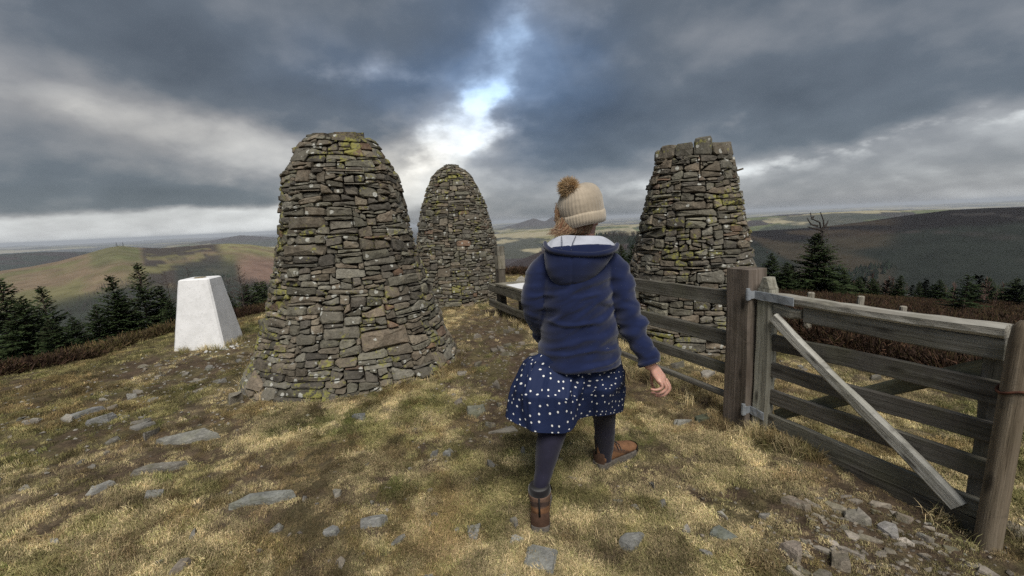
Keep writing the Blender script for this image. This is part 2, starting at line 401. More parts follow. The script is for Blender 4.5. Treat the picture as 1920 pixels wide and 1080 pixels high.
# bare, stony ground: (x, y, rx, ry, strength) in metres
BARE = [(-0.35, 5.8, .65, 1.8, 1.1), (0.1, 4.2, .6, 1.1, 1.1), (-.15, 3.2, .5, .6, .75), (-.6, 2.6, .35, .3, .6), (-4.0, 4.9, 1.0, .6, .8), (-3.4, 5.3, .7, .7, .6), (-3.0, 4.4, .8, .5, .5), (1.65, 1.5, .70, .50, 1.3), (1.95, 1.75, .35, .55, 1.0), (1.25, 1.25, .3, .2, .8),
        (1.1, 2.05, .3, .3, .6), (1.2, 1.45, .3, .2, .6), (-.2, 1.45, .3, .12, .8), (.35, 1.75, .25, .12, .6), (.75, 2.4, .25, .2, .55), (-.7, 3.0, .5, .3, .45), (2.3, 1.2, .5, .5, .9), (-1.2, 2.0, .3, .12, .55), (-2.5, 2.7, .5, .3, .4), (-4.2, 3.4, .8, .4, .4), (-.1, 8.3, .6, 1.2, .5)]
def bare(x, y):
    b = np.zeros_like(x)
    for (a, c, rx, ry, s) in BARE: b = np.maximum(b, s * np.exp(-(((x - a) / rx) ** 2 + ((y - c) / ry) ** 2)))
    n = fbm(x * 2.2, y * 2.2, 41, 4, .6)
    n2 = fbm(x * 6, y * 6, 42, 3, .6)
    return np.clip(ss(n, .475, .61) * .8 + ss(b + (n2 - .5) * .9, .35, .75), 0, 1)
def turf_colour(x, y):
    n1 = fbm(x * .9, y * .9, 51, 4); n2 = fbm(x * 5.5, y * 5.5, 52, 4, .65); n3 = fbm(x * 2.2, y * 2.2, 53, 4, .6); n4 = fbm(x * 15, y * 15, 59, 2)
    straw = np.array([.47, .388, .250]); olive = np.array([.240, .212, .110]); green = np.array([.105, .120, .042]); rust = np.array([.225, .155, .088]); dead = np.array([.105, .082, .056])
    left = ss(-x, 2.0, 6.0) * .22
    f = ss(n1 * .45 + n2 * .55 + left, .47, .60)[..., None]
    c = straw * (1 - f) + olive * f
    f = (ss(n3 * .6 + n4 * .4, .55, .63) * .8)[..., None]; c = c * (1 - f) + green * f
    f = (ss(fbm(x * 1.6, y * 1.6, 54, 4, .6) * .6 + n4 * .4, .50, .60) * .7)[..., None]; c = c * (1 - f) + rust * f
    f = (ss(fbm(x * 3.4, y * 3.4, 56, 4, .65), .55, .66) * .85)[..., None]; c = c * (1 - f * .8) + dead * f * .8
    d = fbm(x * 9, y * 9, 57, 3, .6)[..., None]
    return c * (.60 + .85 * ss(d, .30, .68))
def near_colour(x, y):
    c = turf_colour(x, y) * .45  # ground below the tufts darkened: shadow between clumps put into its colour
    b = bare(x, y)[..., None]
    soil = np.array([.078, .058, .040]) * (0.7 + .7 * fbm(x * 9, y * 9, 55, 3)[..., None])
    ms = (ss(fbm(x * 5, y * 5, 64, 3), .48, .62) * .55)[..., None]; soil = soil * (1 - ms) + np.array([.098, .088, .042]) * ms
    c = c * (1 - b) + soil * b
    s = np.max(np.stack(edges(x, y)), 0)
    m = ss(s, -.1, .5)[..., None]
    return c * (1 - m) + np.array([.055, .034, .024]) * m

def build_terrain():
    azs = np.radians(np.concatenate([np.arange(-64, 64.01, .25), np.arange(68, 295.9, 4)]))
    r1 = np.exp(np.arange(math.log(.35), math.log(16), .0125)); r2 = np.exp(np.arange(math.log(16), math.log(90), .022)); r3 = np.exp(np.arange(math.log(90), math.log(42000), .021))
    zones = [('ground', r1, r2[0], M['ground']), ('moor', r2, r3[0], M['moor']), ('hills', r3, None, M['hill'])]
    na = len(azs)
    for nm, rr, nxt, mat in zones:
        rr = rr if nxt is None else np.append(rr, nxt)
        Rg, Ag = np.meshgrid(rr, azs, indexing='ij'); X, Y = Rg * np.sin(Ag), Rg * np.cos(Ag)
        Z, own = h_all(X, Y)
        d = Rg; azd = np.degrees(Ag)
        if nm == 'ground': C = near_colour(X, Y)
        elif nm == 'moor':
            n = fbm(X * .12, Y * .12, 61, 4)[..., None]; k = fbm(X * .6, Y * .6, 62, 3)[..., None]
            C = np.array([.040, .028, .022]) * (1 - n) + np.array([.055, .043, .030]) * n
            f = ss(k, .62, .75) * .6; C = C * (1 - f) + np.array([.09, .08, .045]) * f
        else: C = hill_colour(X, Y, Z, own, d, azd)
        nr = len(rr); V = np.stack([X, Y, Z], -1).reshape(-1, 3)
        i, j = np.meshgrid(np.arange(nr - 1), np.arange(na), indexing='ij'); jn = (j + 1) % na
        Fc = np.stack([i * na + j, i * na + jn, (i + 1) * na + jn, (i + 1) * na + j], -1).reshape(-1, 4)[:, ::-1]
        if nm == 'ground':
            V = np.vstack([V, [[0, 0, hz(0, 0)]]])
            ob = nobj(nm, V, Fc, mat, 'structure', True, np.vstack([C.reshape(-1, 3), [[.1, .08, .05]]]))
        else: ob = nobj(nm, V, Fc, mat, 'structure', True, C.reshape(-1, 3))

def az_of(x): return azel_px(x, 460)[0]
def hill_colour(X, Y, Z, own, d, azd):
    C = np.zeros(X.shape + (3,)); n = fbm(X / 260, Y / 260, 71, 5, .55); n2 = fbm(X / 90, Y / 90, 72, 4, .6); nb = fbm(X / 900, Y / 900, 73, 4)
    wood = np.array([.030, .036, .030]); heath = np.array([.050, .041, .040]); bracken = np.array([.185, .138, .09]); grass = np.array([.19, .175, .085]); green = np.array([.10, .115, .05]); straw = np.array([.34, .30, .19])
    def setc(mask, c): C[mask] = c if c.ndim == 1 else c[mask]
    def lerp(a, b, f): return a * (1 - f[..., None]) + b * f[..., None]
    # our own slopes and the valley floor: plantation woodland
    c0 = lerp(np.broadcast_to(wood, C.shape), np.broadcast_to(heath * 1.2, C.shape), ss(n, .5, .62))
    setc(own < 0, c0)
    names = [r[0] for r in RID]
    # fields: jittered cells
    def fields(sz, seed):
        u = X / sz + .8 * fbm(X / sz * .5, Y / sz * .5, seed, 2); v = Y / sz * .7 + .9 * fbm(X / sz * .5, Y / sz * .5, seed + 1, 2)
        h = _hash(np.floor(u), np.floor(v), seed)
        c = np.where((h < .52)[..., None], straw, np.where((h < .74)[..., None], grass * 1.25, np.where((h < .84)[..., None], green * 1.2, heath)))
        f = ss(fbm(X / (sz * 1.6), Y / (sz * 1.6), seed + 5, 4, .6), .52, .60)
        return lerp(c, np.broadcast_to(wood * 1.2, c.shape), f * .9)
    for i, nm in enumerate(names):
        mk = own == i
        if not mk.any(): continue
        Rk = RID[i][1]; t = np.clip(d / Rk, 0, 1.5); el_ = np.degrees(np.arctan2(Z - EYE, d))
        if nm == 'grassy':
            c = lerp(np.broadcast_to(bracken, C.shape), np.broadcast_to(grass * .8, C.shape), ss(n, .46, .6))
            f = ss(azd, az_of(150), az_of(175)) * (1 - ss(azd, az_of(255), az_of(262))) * ss(t, .74, .80) * .85; c = lerp(c, np.broadcast_to(green * 1.1, C.shape), f * .75)
            f = ss(azd, az_of(255), az_of(270)) * (1 - ss(azd, az_of(400), az_of(430))) * ss(n2 + .25 * ss(t, .6, .95), .46, .56) * .9; c = lerp(c, np.broadcast_to(heath, C.shape), f)
            f = ss(azd, az_of(395), az_of(425)) * ss(t, .78, .86); c = lerp(c, np.broadcast_to(grass * 1.15, C.shape), f * (1 - .7 * ss(n2, .55, .62)))
            f = ss(azd, az_of(310), az_of(330)) * (1 - ss(azd, az_of(435), az_of(450))) * (1 - ss(t, .70, .80)); c = lerp(c, np.broadcast_to(wood * 1.3, C.shape), f * .85)
            f = ss(azd, az_of(430), az_of(450)) * (1 - ss(t, .74, .84)); c = lerp(c, np.broadcast_to(np.array([.19, .12, .095]), C.shape), f * .8)
            f = (1 - ss(t + .1 * (.5 - n), .62, .68)); c = lerp(c, np.broadcast_to(wood, C.shape), f * .95)
            setc(mk, c)
        elif nm == 'dark_left': setc(mk, lerp(np.broadcast_to(wood * 1.4, C.shape), np.broadcast_to(heath, C.shape), ss(n, .45, .6)))
        elif nm in ('blue', 'twin_peaks'): setc(mk, lerp(np.broadcast_to(heath * 1.2, C.shape), fields(500, 81), 1 - ss(el_, -1.3, -.6)))
        elif nm == 'horizon': setc(mk, fields(1300, 83))
        elif nm == 'valley_rise': setc(mk, fields(330, 85))
        elif nm == 'brown_spur':
            c = lerp(np.broadcast_to(np.array([.055, .045, .045]), C.shape), np.broadcast_to(wood, C.shape), ss(azd, az_of(1060), az_of(1110)) * ss(n2 + .3 * ss(t, .8, .95), .4, .5))
            setc(mk, c)
        elif nm == 'heather':
            c = np.broadcast_to(np.array([.014, .012, .0125]), C.shape)
            f = ss(1 - t + (n - .5) * .5, .14, .26); c = lerp(c, np.broadcast_to(wood * .7, C.shape), f)
            f = ss(fbm(X / 60 + Y / 200, Y / 420, 77, 3, .6), .60, .70) * (1 - ss(t, .80, .9)); c = lerp(c, np.broadcast_to(np.array([.050, .040, .038]), C.shape), f * .6)
            trk = np.abs(el_ - (azel_px(1780, 402)[1] - .045 * (azd - az_of(1780)) - .5 * ss(azd, az_of(1850), az_of(1960)))) < .09
            f = (trk & (azd > az_of(1775))) * .5; c = lerp(c, np.broadcast_to(np.array([.06, .055, .052]), C.shape), f)
            f = ss(fbm(X / 150, Y / 500, 78, 3), .62, .70) * ss(t, .55, .65) * (1 - ss(azd, az_of(1640), az_of(1700))); c = lerp(c, np.broadcast_to(bracken * .35, C.shape), f * .6)
            setc(mk, c)
    # a far hillside far away to the sides and behind stays moor
    return C
build_terrain()

# ------------------------------------------------------------------ scatter for what nobody could count
def scatter(name, P, rot, scl, tint, idx, meshes, mat, label=None):
    coll = bpy.data.collections.new(name + '_source')
    for k, me in enumerate(meshes):
        o = bpy.data.objects.new('%s_piece_%02d' % (name, k), me); coll.objects.link(o)
    me = bpy.data.meshes.new(name); me.vertices.add(len(P)); me.vertices.foreach_set('co', np.asarray(P, np.float32).ravel())
    a = me.attributes.new('rot', 'FLOAT_VECTOR', 'POINT'); a.data.foreach_set('vector', np.asarray(rot, np.float32).ravel())
    a = me.attributes.new('scl', 'FLOAT_VECTOR', 'POINT'); a.data.foreach_set('vector', np.asarray(scl, np.float32).ravel())
    a = me.attributes.new('idx', 'INT', 'POINT'); a.data.foreach_set('value', np.asarray(idx, np.int32))
    t4 = np.ones((len(P), 4), np.float32); t4[:, :3] = tint
    a = me.attributes.new('tint', 'FLOAT_COLOR', 'POINT'); a.data.foreach_set('color', t4.ravel())
    ob = bpy.data.objects.new(name, me); COL.objects.link(ob); ob['kind'] = 'stuff'
    if label: ob['label'] = label
    ng = bpy.data.node_groups.new(name, 'GeometryNodeTree')
    ng.interface.new_socket('Geometry', in_out='INPUT', socket_type='NodeSocketGeometry'); ng.interface.new_socket('Geometry', in_out='OUTPUT', socket_type='NodeSocketGeometry')
    gi = ng.nodes.new('NodeGroupInput'); go = ng.nodes.new('NodeGroupOutput'); iop = ng.nodes.new('GeometryNodeInstanceOnPoints')
    ci = ng.nodes.new('GeometryNodeCollectionInfo'); ci.inputs['Collection'].default_value = coll
    ci.inputs['Separate Children'].default_value = True; ci.inputs['Reset Children'].default_value = True
    def na(nm, typ):
        n = ng.nodes.new('GeometryNodeInputNamedAttribute'); n.data_type = typ; n.inputs['Name'].default_value = nm; return n.outputs['Attribute']
    ln = ng.links.new
    ln(gi.outputs[0], iop.inputs['Points']); ln(ci.outputs[0], iop.inputs['Instance']); iop.inputs['Pick Instance'].default_value = True
    ln(na('idx', 'INT'), iop.inputs['Instance Index']); ln(na('rot', 'FLOAT_VECTOR'), iop.inputs['Rotation']); ln(na('scl', 'FLOAT_VECTOR'), iop.inputs['Scale'])
    ln(iop.outputs[0], go.inputs[0])
    md = ob.modifiers.new('scatter', 'NODES'); md.node_group = ng
    for m2 in meshes:
        if not m2.materials: m2.materials.append(mat)
    return ob

def tuft_mesh(name, nb, rad, l0, l1, wid, lean, seed, cols):
    r = np.random.default_rng(seed); mb = MB()
    for _ in range(nb):
        a = r.uniform(0, 2 * math.pi); q = rad * math.sqrt(r.uniform()); bx, by = q * math.cos(a), q * math.sin(a)
        Lb = r.uniform(l0, l1); d = r.uniform(0, 2 * math.pi); ln_ = r.uniform(.15, 1.0) * lean
        ex, ey = math.cos(d), math.sin(d); px, py = -ey * wid / 2, ex * wid / 2
        m_ = (bx + ex * Lb * ln_ * .35, by + ey * Lb * ln_ * .35, Lb * .6 * (1 - .25 * ln_)); t_ = (bx + ex * Lb * ln_, by + ey * Lb * ln_, Lb * (1 - .55 * ln_))
        c = cols[r.integers(len(cols))]; k = r.uniform(.7, 1.3)
        mb.add([(bx - px, by - py, -.008), (bx + px, by + py, -.008), (m_[0] + px * .8, m_[1] + py * .8, m_[2]), (m_[0] - px * .8, m_[1] - py * .8, m_[2]), t_],
               [(0, 1, 2, 3), (3, 2, 4)], [q_ * k for q_ in c])
    return mb.mesh(name)
def heather_mesh(name, seed, cols):
    r = np.random.default_rng(seed); mb = MB()
    for _ in range(190):
        a = r.uniform(0, 6.28); q = .22 * math.sqrt(r.uniform()); top = .24 * math.sqrt(max(0.05, 1 - (q / .24) ** 2)); b0 = np.array([q * math.cos(a), q * math.sin(a), top * r.uniform(.15, .85)])
        d = np.array([math.cos(a) * .7, math.sin(a) * .7, r.uniform(.2, 1.1)]) + r.normal(0, .4, 3); d /= np.linalg.norm(d); L_ = r.uniform(.04, .12); w = np.cross(d, r.normal(size=3)); w *= .0045 / np.linalg.norm(w)
        mb.add([b0 - w, b0 + w, b0 + d * L_ + w * .6, b0 + d * L_ - w * .6], [(0, 1, 2, 3)], np.array(cols[r.integers(len(cols))]) * r.uniform(.6, 1.4))
    return mb.mesh(name)
CAIRN_C = [(-1.80, 4.86, 1.1), (-1.11, 8.85, .98), (2.23, 5.29, .92)]
def keep_off(x, y):
    ok = np.ones(len(x), bool)
    for cx, cy, r in CAIRN_C: ok &= np.hypot(x - cx, y - cy) > r - .1
    ok &= ~((np.abs(x + 4.31) < .3) & (np.abs(y - 5.93) < .3))
    return ok
def build_grass():
    warm = [(1.1, 1.05, .95), (1.25, 1.2, 1.1), (.9, .9, .75), (.75, .85, .6), (1.0, 1.0, .9)]
    meshes = [tuft_mesh('grass_tuft', 64, .065, .012, .030, .0024, 1.5, 100 + k, warm) for k in range(5)] + [tuft_mesh('grass_tuft', 44, .05, .022, .052, .0026, 1.0, 120 + k, warm) for k in range(3)]
    # denser towards the camera
    n = 140000
    r = .8 * np.exp(rng.uniform(0, math.log(15 / .8), n)); a = np.radians(rng.uniform(-75, 75, n)); w = rng.uniform(size=n)
    x, y = r * np.sin(a), r * np.cos(a)
    b = bare(x, y); s = np.max(np.stack(edges(x, y)), 0)
    keep = keep_off(x, y) & (w > b * .84) & (s < .45)
    x, y, b = x[keep], y[keep], b[keep]; n = len(x)
    z = h_near(x, y); c = turf_colour(x, y) * np.exp(rng.normal(0, .24, (n, 1)))
    tall = fbm(x * 1.1, y * 1.1, 91, 3) + rng.uniform(-.12, .12, n)
    idx = np.where(tall > .70, rng.integers(5, 8, n), rng.integers(0, 5, n))
    dd = np.hypot(x, y); sc = rng.uniform(.55, .98, n) * (1 + .05 * np.clip(dd - 3, 0, 12)) * (1 - .35 * b)
    rot = np.stack([rng.normal(0, .2, n), rng.normal(0, .2, n), rng.uniform(0, 6.28, n)], -1)
    scatter('grass', np.stack([x, y, z], -1), rot, np.repeat(sc[:, None], 3, 1), c, idx, meshes, M['blade'], 'short winter grass covering the summit')
    # longer pale grass left standing round post feet, stones and the cairns
    P = []
    def ring(cx, cy, r0, k, a0=0, a1=6.28):
        for _ in range(k):
            t = rng.uniform(a0, a1); rr = r0 + abs(rng.normal(0, .05)); P.append((cx + rr * math.cos(t), cy + rr * math.sin(t)))
    for cx, cy, r in CAIRN_C: ring(cx, cy, r + .06, 60, math.pi * .95, math.pi * 2.1)
    ring(-4.31, 5.93, .34, 60); ring(1.63, 2.95, .14, 26); ring(2.17, 1.78, .1, 14); ring(-.27, 7.0, .12, 14)
    for _ in range(240):
        t = rng.uniform(0, 1); P.append((-.1 + 1.75 * t + rng.normal(0, .1), 6.7 - 3.65 * t + rng.normal(0, .1)))
    for _ in range(90):
        t = rng.uniform(0, .30); P.append((1.70 + .5 * t - abs(rng.normal(0, .07)), 2.80 - 1.08 * t - abs(rng.normal(0, .05))))
    P = np.array(P); x, y = P[:, 0], P[:, 1]; n = len(x)
    meshes2 = [tuft_mesh('long_tuft', 34, .045, .06, .15, .003, .9, 140 + k, warm) for k in range(4)]
    c = turf_colour(x, y) * rng.uniform(.8, 1.3, (n, 1)); rot = np.stack([rng.normal(0, .25, n), rng.normal(0, .25, n), rng.uniform(0, 6.28, n)], -1)
    scatter('long_grass', np.stack([x, y, h_near(x, y)], -1), rot, np.repeat(rng.uniform(.6, 1.1, (n, 1)), 3, 1), c, rng.integers(0, 4, n), meshes2, M['blade'], 'longer pale grass along the fence foot and cairns')
    # heather on the slopes below the turf
    br = [(1, .9, .9), (.7, .62, .6), (1.4, 1.15, 1.0), (.9, 1.0, .6)]
    hm = [heather_mesh('heather_tuft', 160 + k, br) for k in range(4)]
    n = 42000
    r = 5 * np.exp(rng.uniform(0, math.log(70 / 5), n)); a = np.radians(rng.uniform(-60, 60, n)); x, y = r * np.sin(a), r * np.cos(a)
    sL, sR, sF = edges(x, y); s = np.max(np.stack([sL, sR, sF]), 0)
    pat = fbm(x * .5, y * .5, 93, 3)
    keep = (s + .8 * (pat - .5) > .35) & keep_off(x, y); x, y, r = x[keep], y[keep], r[keep]; n = len(x)
    base = np.array([.044, .029, .023]); v = fbm(x * .25, y * .25, 94, 3)[:, None]
    c = (base * (1 - v) + np.array([.062, .046, .032]) * v) * rng.uniform(.6, 1.4, (n, 1))
    g_ = ss(fbm(x * .35, y * .35, 95, 3), .6, .7)[:, None]; c = c * (1 - g_ * .5) + np.array([.13, .115, .06]) * g_ * .5
    rot = np.stack([rng.normal(0, .15, n), rng.normal(0, .15, n), rng.uniform(0, 6.28, n)], -1)
    sc = rng.uniform(.7, 1.25, n) * (.75 + .02 * np.clip(r, 0, 50))
    scatter('heather', np.stack([x, y, h_near(x, y) - .03], -1), rot, np.repeat(sc[:, None], 3, 1), c, rng.integers(0, 4, n), hm, M['blade'], 'dark brown heather on the slopes around the summit')
build_grass()

# ------------------------------------------------------------------ the three cairns, stone by stone
PAL = [(.140, .120, .092), (.115, .100, .078), (.160, .132, .100), (.130, .120, .098), (.098, .088, .073), (.150, .128, .098), (.150, .142, .118), (.112, .104, .082), (.088, .080, .068), (.135, .128, .100)]
RUSTY = [(.150, .100, .070), (.140, .098, .072)]
def build_cairn(label, c, prof, seed, ztop, coping=None, dome=True, foot=0.0, group='tall drystone cairns on the summit', wmean=.162, hmean=.062):
    r = np.random.default_rng(seed); cx, cy = c
    pz = np.array([p[0] for p in prof]); pr = np.array([p[1] for p in prof])
    def Rz(z, th=0.0):
        return float(np.interp(z, pz, pr)) * (1 + .018 * math.sin(3 * th + seed) + .012 * math.sin(7 * th + 2 * seed + 3 * z)) + foot * math.exp(-(max(z, 0) / .38) ** 2) * max(0, math.cos(th - 4.35)) ** 3
    zb = min(hz(cx + .9 * math.cos(t), cy + .9 * math.sin(t)) for t in np.linspace(0, 6.28, 12))
    root = thing('cairn', label, 'cairn', (cx, cy, zb), group)
    NB = 1080; dth = 2 * math.pi / NB
    th = np.arange(NB) * dth
    h = np.array([hz(cx + (pr[0] + foot * .5) * math.cos(t), cy + pr[0] * math.sin(t)) for t in th[::12]]).repeat(12) - .10
    h = np.round(h / .03) * .03
    stones = []
    guard = 0
    def place(a, nbin, z0l, z0r, z1l, z1r, big=False): stones.append((a, nbin, z0l, z0r, z1l, z1r, big))
    while guard < 6000:
        guard += 1
        i = int(np.argmin(h)); zm = h[i]
        if zm > ztop - .02: break
        a = i
        while h[(a - 1) % NB] < zm + .026 and i - a < NB // 2: a -= 1
        b = i
        while h[(b + 1) % NB] < zm + .026 and b - i < NB // 2: b += 1
        nb = b - a + 1; Rm = max(Rz(zm), .12); L_ = nb * dth * Rm
        low = 1.25 - .35 * min(max(zm, 0) / 2.2, 1)
        w = float(np.clip(r.lognormal(math.log(wmean * low), .48), .06, .46))
        if L_ < w * 1.45: nw, w = nb, L_
        else:
            if L_ - w < .10: w = L_ - .11 if L_ > .22 else L_
            nw = max(3, min(nb, int(round(w / (dth * Rm)))))
            if r.random() < .5: a = b - nw + 1
        if w > .5: nw = int(nw * .5); w *= .5
        t = float(np.clip(r.lognormal(math.log(hmean * (.78 + .9 * w)), .36), .03, .17)) * (.92 + .16 * low)
        if r.random() < .05 and w < .2: t *= 1.7
        t = min(t, w * (.62 + .5 * r.random() ** 2) + .012)
        hl, hr = h[(a - 1) % NB], h[(a + nw) % NB]
        for hn in (hl, hr):
            if abs(zm + t - hn) < .022: t = max(hn - zm, .028)
        t = min(t, ztop + .025 - zm); t = max(t, .028)
        tl = r.normal(0, .17) * min(t, .08)
        ii = np.arange(a, a + nw) % NB
        k = np.linspace(-1, 1, nw) if nw > 1 else np.zeros(1)
        m3 = max(1, nw // 3)
        z0l, z0r = float(h[ii[:m3]].mean()), float(h[ii[-m3:]].mean())
        top = np.maximum(zm + t + tl * k, h[ii] + .02)
        place(a, nw, z0l, z0r, float(top[0]), float(top[-1]))
        h[ii] = top
    if coping:
        cw, ch = coping; a = 0
        while a < NB - 12:
            nw = int(round(r.uniform(.85, 1.2) * cw / (dth * Rz(ztop)))); nw = min(nw, NB - a)
            if NB - a - nw < 20: nw = NB - a
            z0 = float(h[np.arange(a, a + nw) % NB].mean()); t = ch * r.uniform(.8, 1.25)
            place(a, nw, z0 - .01, z0 - .01, z0 + t, z0 + t * r.uniform(.9, 1.1), True); a += nw
    # meshes
    items = []
    for (a, nw, z0l, z0r, z1l, z1r, big) in stones:
        zm = (z0l + z0r + z1l + z1r) / 4; Rm = max(Rz(zm), .15); wd = nw * dth * Rm; hh = (z1l + z1r - z0l - z0r) / 2
        if hh < .012 or wd < .02: continue
        gap = r.uniform(.002, .007); gu = gap / Rm; u0, u1 = a * dth + gu, (a + nw) * dth - gu
        cx_ = lambda: (r.uniform(.02, .16) if r.random() < .7 else r.uniform(.15, .38)) * min(wd, .15) / Rm
        cy_ = lambda: (r.uniform(.06, .25) if r.random() < .6 else r.uniform(.25, .48)) * hh
        if big: cx_ = lambda: r.uniform(.06, .16) * wd / Rm; cy_ = lambda: r.uniform(.12, .22) * hh
        g2 = gap * .9
        P = [(u0 + cx_(), z0l + g2), (u1 - cx_(), z0r + g2), (u1, z0r + cy_()), (u1, z1r - cy_()), (u1 - cx_(), z1r - g2), (u0 + cx_(), z1l - g2), (u0, z1l - cy_()), (u0, z0l + cy_())]
        um = (u0 + u1) / 2; mid = r.uniform(-.25, .25)
        P.insert(5, (um + mid * (u1 - u0), (z1l + z1r) / 2 - g2 + r.normal(0, .035) * min(hh, .1)))
        off = r.normal(0, .009) + (.004 if big else 0); tu, tz = r.normal(0, .06), r.normal(0, .10)
        n = len(P)
        def pos(u, z, o):
            q = Rz(z, u) + o; return (cx + q * math.cos(u), cy + q * math.sin(u), z)
        V = []
        bul = min(.24 * hh, .018)
        for (u, z) in P: V.append(pos(u, z, -.14))
        for (u, z) in P: V.append(pos(u, z, off - bul + tu * (u - um) * Rm + tz * (z - zm)))
        ins = r.uniform(.74, .93)
        for (u, z) in P:
            q = ins * r.uniform(.9, 1.08)
            V.append(pos(um + (u - um) * q, zm + (z - zm) * q, off + tu * (u - um) * Rm + tz * (z - zm) + r.normal(0, .0035)))
        V.append(pos(um + r.normal(0, .1) * (u1 - u0), zm + r.normal(0, .12) * hh, off + r.uniform(0, .008)))
        Fc = []
        for k in range(n):
            k2 = (k + 1) % n
            Fc += [(k, k2, n + k2, n + k), (n + k, n + k2, 2 * n + k2, 2 * n + k), (2 * n + k, 2 * n + k2, 3 * n)]
        col = RUSTY[r.integers(2)] if r.random() < .03 else PAL[r.integers(len(PAL))]
        col = np.array(col) * r.uniform(.72, 1.5)
        lich = float(np.clip(r.normal(.10, .16), 0, .5))
        if r.random() < .09: lich = r.uniform(.40, .62)
        ctr = np.array(pos(um, zm, 0)); nrm = np.array([math.cos(um), math.sin(um), .25]); vv = EYEP - ctr; dist = np.linalg.norm(vv)
        vis = float(np.dot(nrm, vv) / dist) * wd * hh
        if np.dot(nrm, vv) / dist < .03: vis = 0
        items.append((vis, V, Fc, tuple(col) + (lich,), ctr))
    items.sort(key=lambda q: -q[0])
    rest = MB()
    for k, (vis, V, Fc, col, ctr) in enumerate(items):
        if k < 300 and vis > 0:
            mb = MB(); mb.add(V, Fc, col); me = mb.mesh('stone', ctr); me.materials.append(M['stone'])
            o = bpy.data.objects.new('stone', me); COL.objects.link(o); o.parent = root; o.location = ctr - np.array(root['org'])
        else: rest.add(V, Fc, col)
    # slabs closing the top
    for k in range(14):
        a = r.uniform(0, 6.28); rr = float(np.interp(ztop, pz, pr)) * math.sqrt(r.uniform(0, .55)); s_ = r.uniform(.09, .16) * min(1, float(np.interp(ztop, pz, pr)) / .34)
        pl = [(cx + rr * math.cos(a) + s_ * math.cos(t) * r.uniform(.7, 1.1), cy + rr * math.sin(a) + .8 * s_ * math.sin(t)) for t in np.linspace(0, 6.28, 7)[:-1]]
        zt = ztop + (.012 + min(.06, .18 * float(np.interp(ztop, pz, pr))) * max(0, 1 - (rr / max(.1, float(np.interp(ztop, pz, pr)))) ** 2) + r.uniform(0, .012) if dome else -.02); n = len(pl)
        V = [(x, y, zt - .09) for x, y in pl] + [(x, y, zt + r.normal(0, .006)) for x, y in pl]
        rest.add(V, [(i, (i + 1) % n, n + (i + 1) % n, n + i) for i in range(n)] + [tuple(range(n, 2 * n))], tuple(np.array(PAL[r.integers(len(PAL))])) + (.3,))
    ob = rest.build('smaller_stones', M['stone'], root); ob['kind'] = 'stuff'
    core = MB(); zs = np.linspace(-.2, ztop + .01, 16); ns = 32
    V = [(cx + (np.interp(z, pz, pr) - .075) * math.cos(t), cy + (np.interp(z, pz, pr) - .075) * math.sin(t), z) for z in zs for t in np.linspace(0, 2 * math.pi, ns, endpoint=False)]
    Fc = [(i * ns + j, i * ns + (j + 1) % ns, (i + 1) * ns + (j + 1) % ns, (i + 1) * ns + j) for i in range(len(zs) - 1) for j in range(ns)] + [tuple(range((len(zs) - 1) * ns, len(zs) * ns))]
    core.add(V, Fc, (.045, .036, .028, 0)); core.build('rubble_core', M['stone'], root)
    return root
build_cairn('broad bell-shaped drystone cairn with rounded shoulders, nearest, beside the white pillar', (-1.80, 4.86), [(-.2, 1.20), (.05, 1.12), (.2, 1.05), (.41, .98), (.77, .87), (1.13, .78), (1.42, .71), (1.71, .66), (2.0, .615), (2.13, .58), (2.28, .49), (2.42, .41), (2.52, .33)], 3, 2.47, foot=.11)
build_cairn('slim beehive drystone cairn with a pointed crown, farthest of the cairns', (-1.11, 8.85), [(-.2, .97), (.2, .94), (.67, .87), (1.11, .81), (1.54, .73), (1.96, .62), (2.28, .50), (2.49, .39), (2.60, .28), (2.66, .17), (2.70, .08)], 8, 2.655)
c3 = build_cairn('flat-topped drystone cairn with large coping blocks, standing behind the rail fence', (2.23, 5.29), [(-.2, .90), (0, .865), (.3, .82), (.63, .755), (.9, .71), (1.22, .645), (1.54, .58), (1.85, .51), (2.17, .425), (2.32, .40)], 5, 2.16, coping=(.215, .150), dome=False)
def tube_mb(mb, path, radii, n=8, col=(1, 1, 1), caps=True):
    P = [Vector(p) for p in path]; base = None; rings = []
    for i, p in enumerate(P):
        t = (P[min(i + 1, len(P) - 1)] - P[max(i - 1, 0)]).normalized()
        if base is None:
            base = t.orthogonal().normalized()
        base = (base - t * base.dot(t)).normalized(); b2 = t.cross(base)
        ra = radii[i] if isinstance(radii, (list, tuple)) else radii
        rings.append([tuple(p + (base * math.cos(q) + b2 * math.sin(q)) * ra) for q in [2 * math.pi * k / n for k in range(n)]])
    V = [v for r in rings for v in r]; m_ = len(P)
    Fc = [(i * n + j, i * n + (j + 1) % n, (i + 1) * n + (j + 1) % n, (i + 1) * n + j) for i in range(m_ - 1) for j in range(n)]
    if caps: Fc += [tuple(range(n - 1, -1, -1)), tuple(range((m_ - 1) * n, m_ * n))]
    gl = [(np.linalg.norm(np.array(P[i]) - np.array(P[0])) + 1e-3, j / n * .3, .1) for i in range(m_) for j in range(n)]
    mb.add(V, Fc, col, gl)
mb = MB(); a_ = pt(1374, 322, 5.25); b_ = pt(1394, 316, 5.2); tube_mb(mb, [a_ - (b_ - a_) * 1.0, a_, b_], [.012, .012, .010], 6, (.16, .13, .10)); mb.build('wooden_peg', M['wood'], c3)

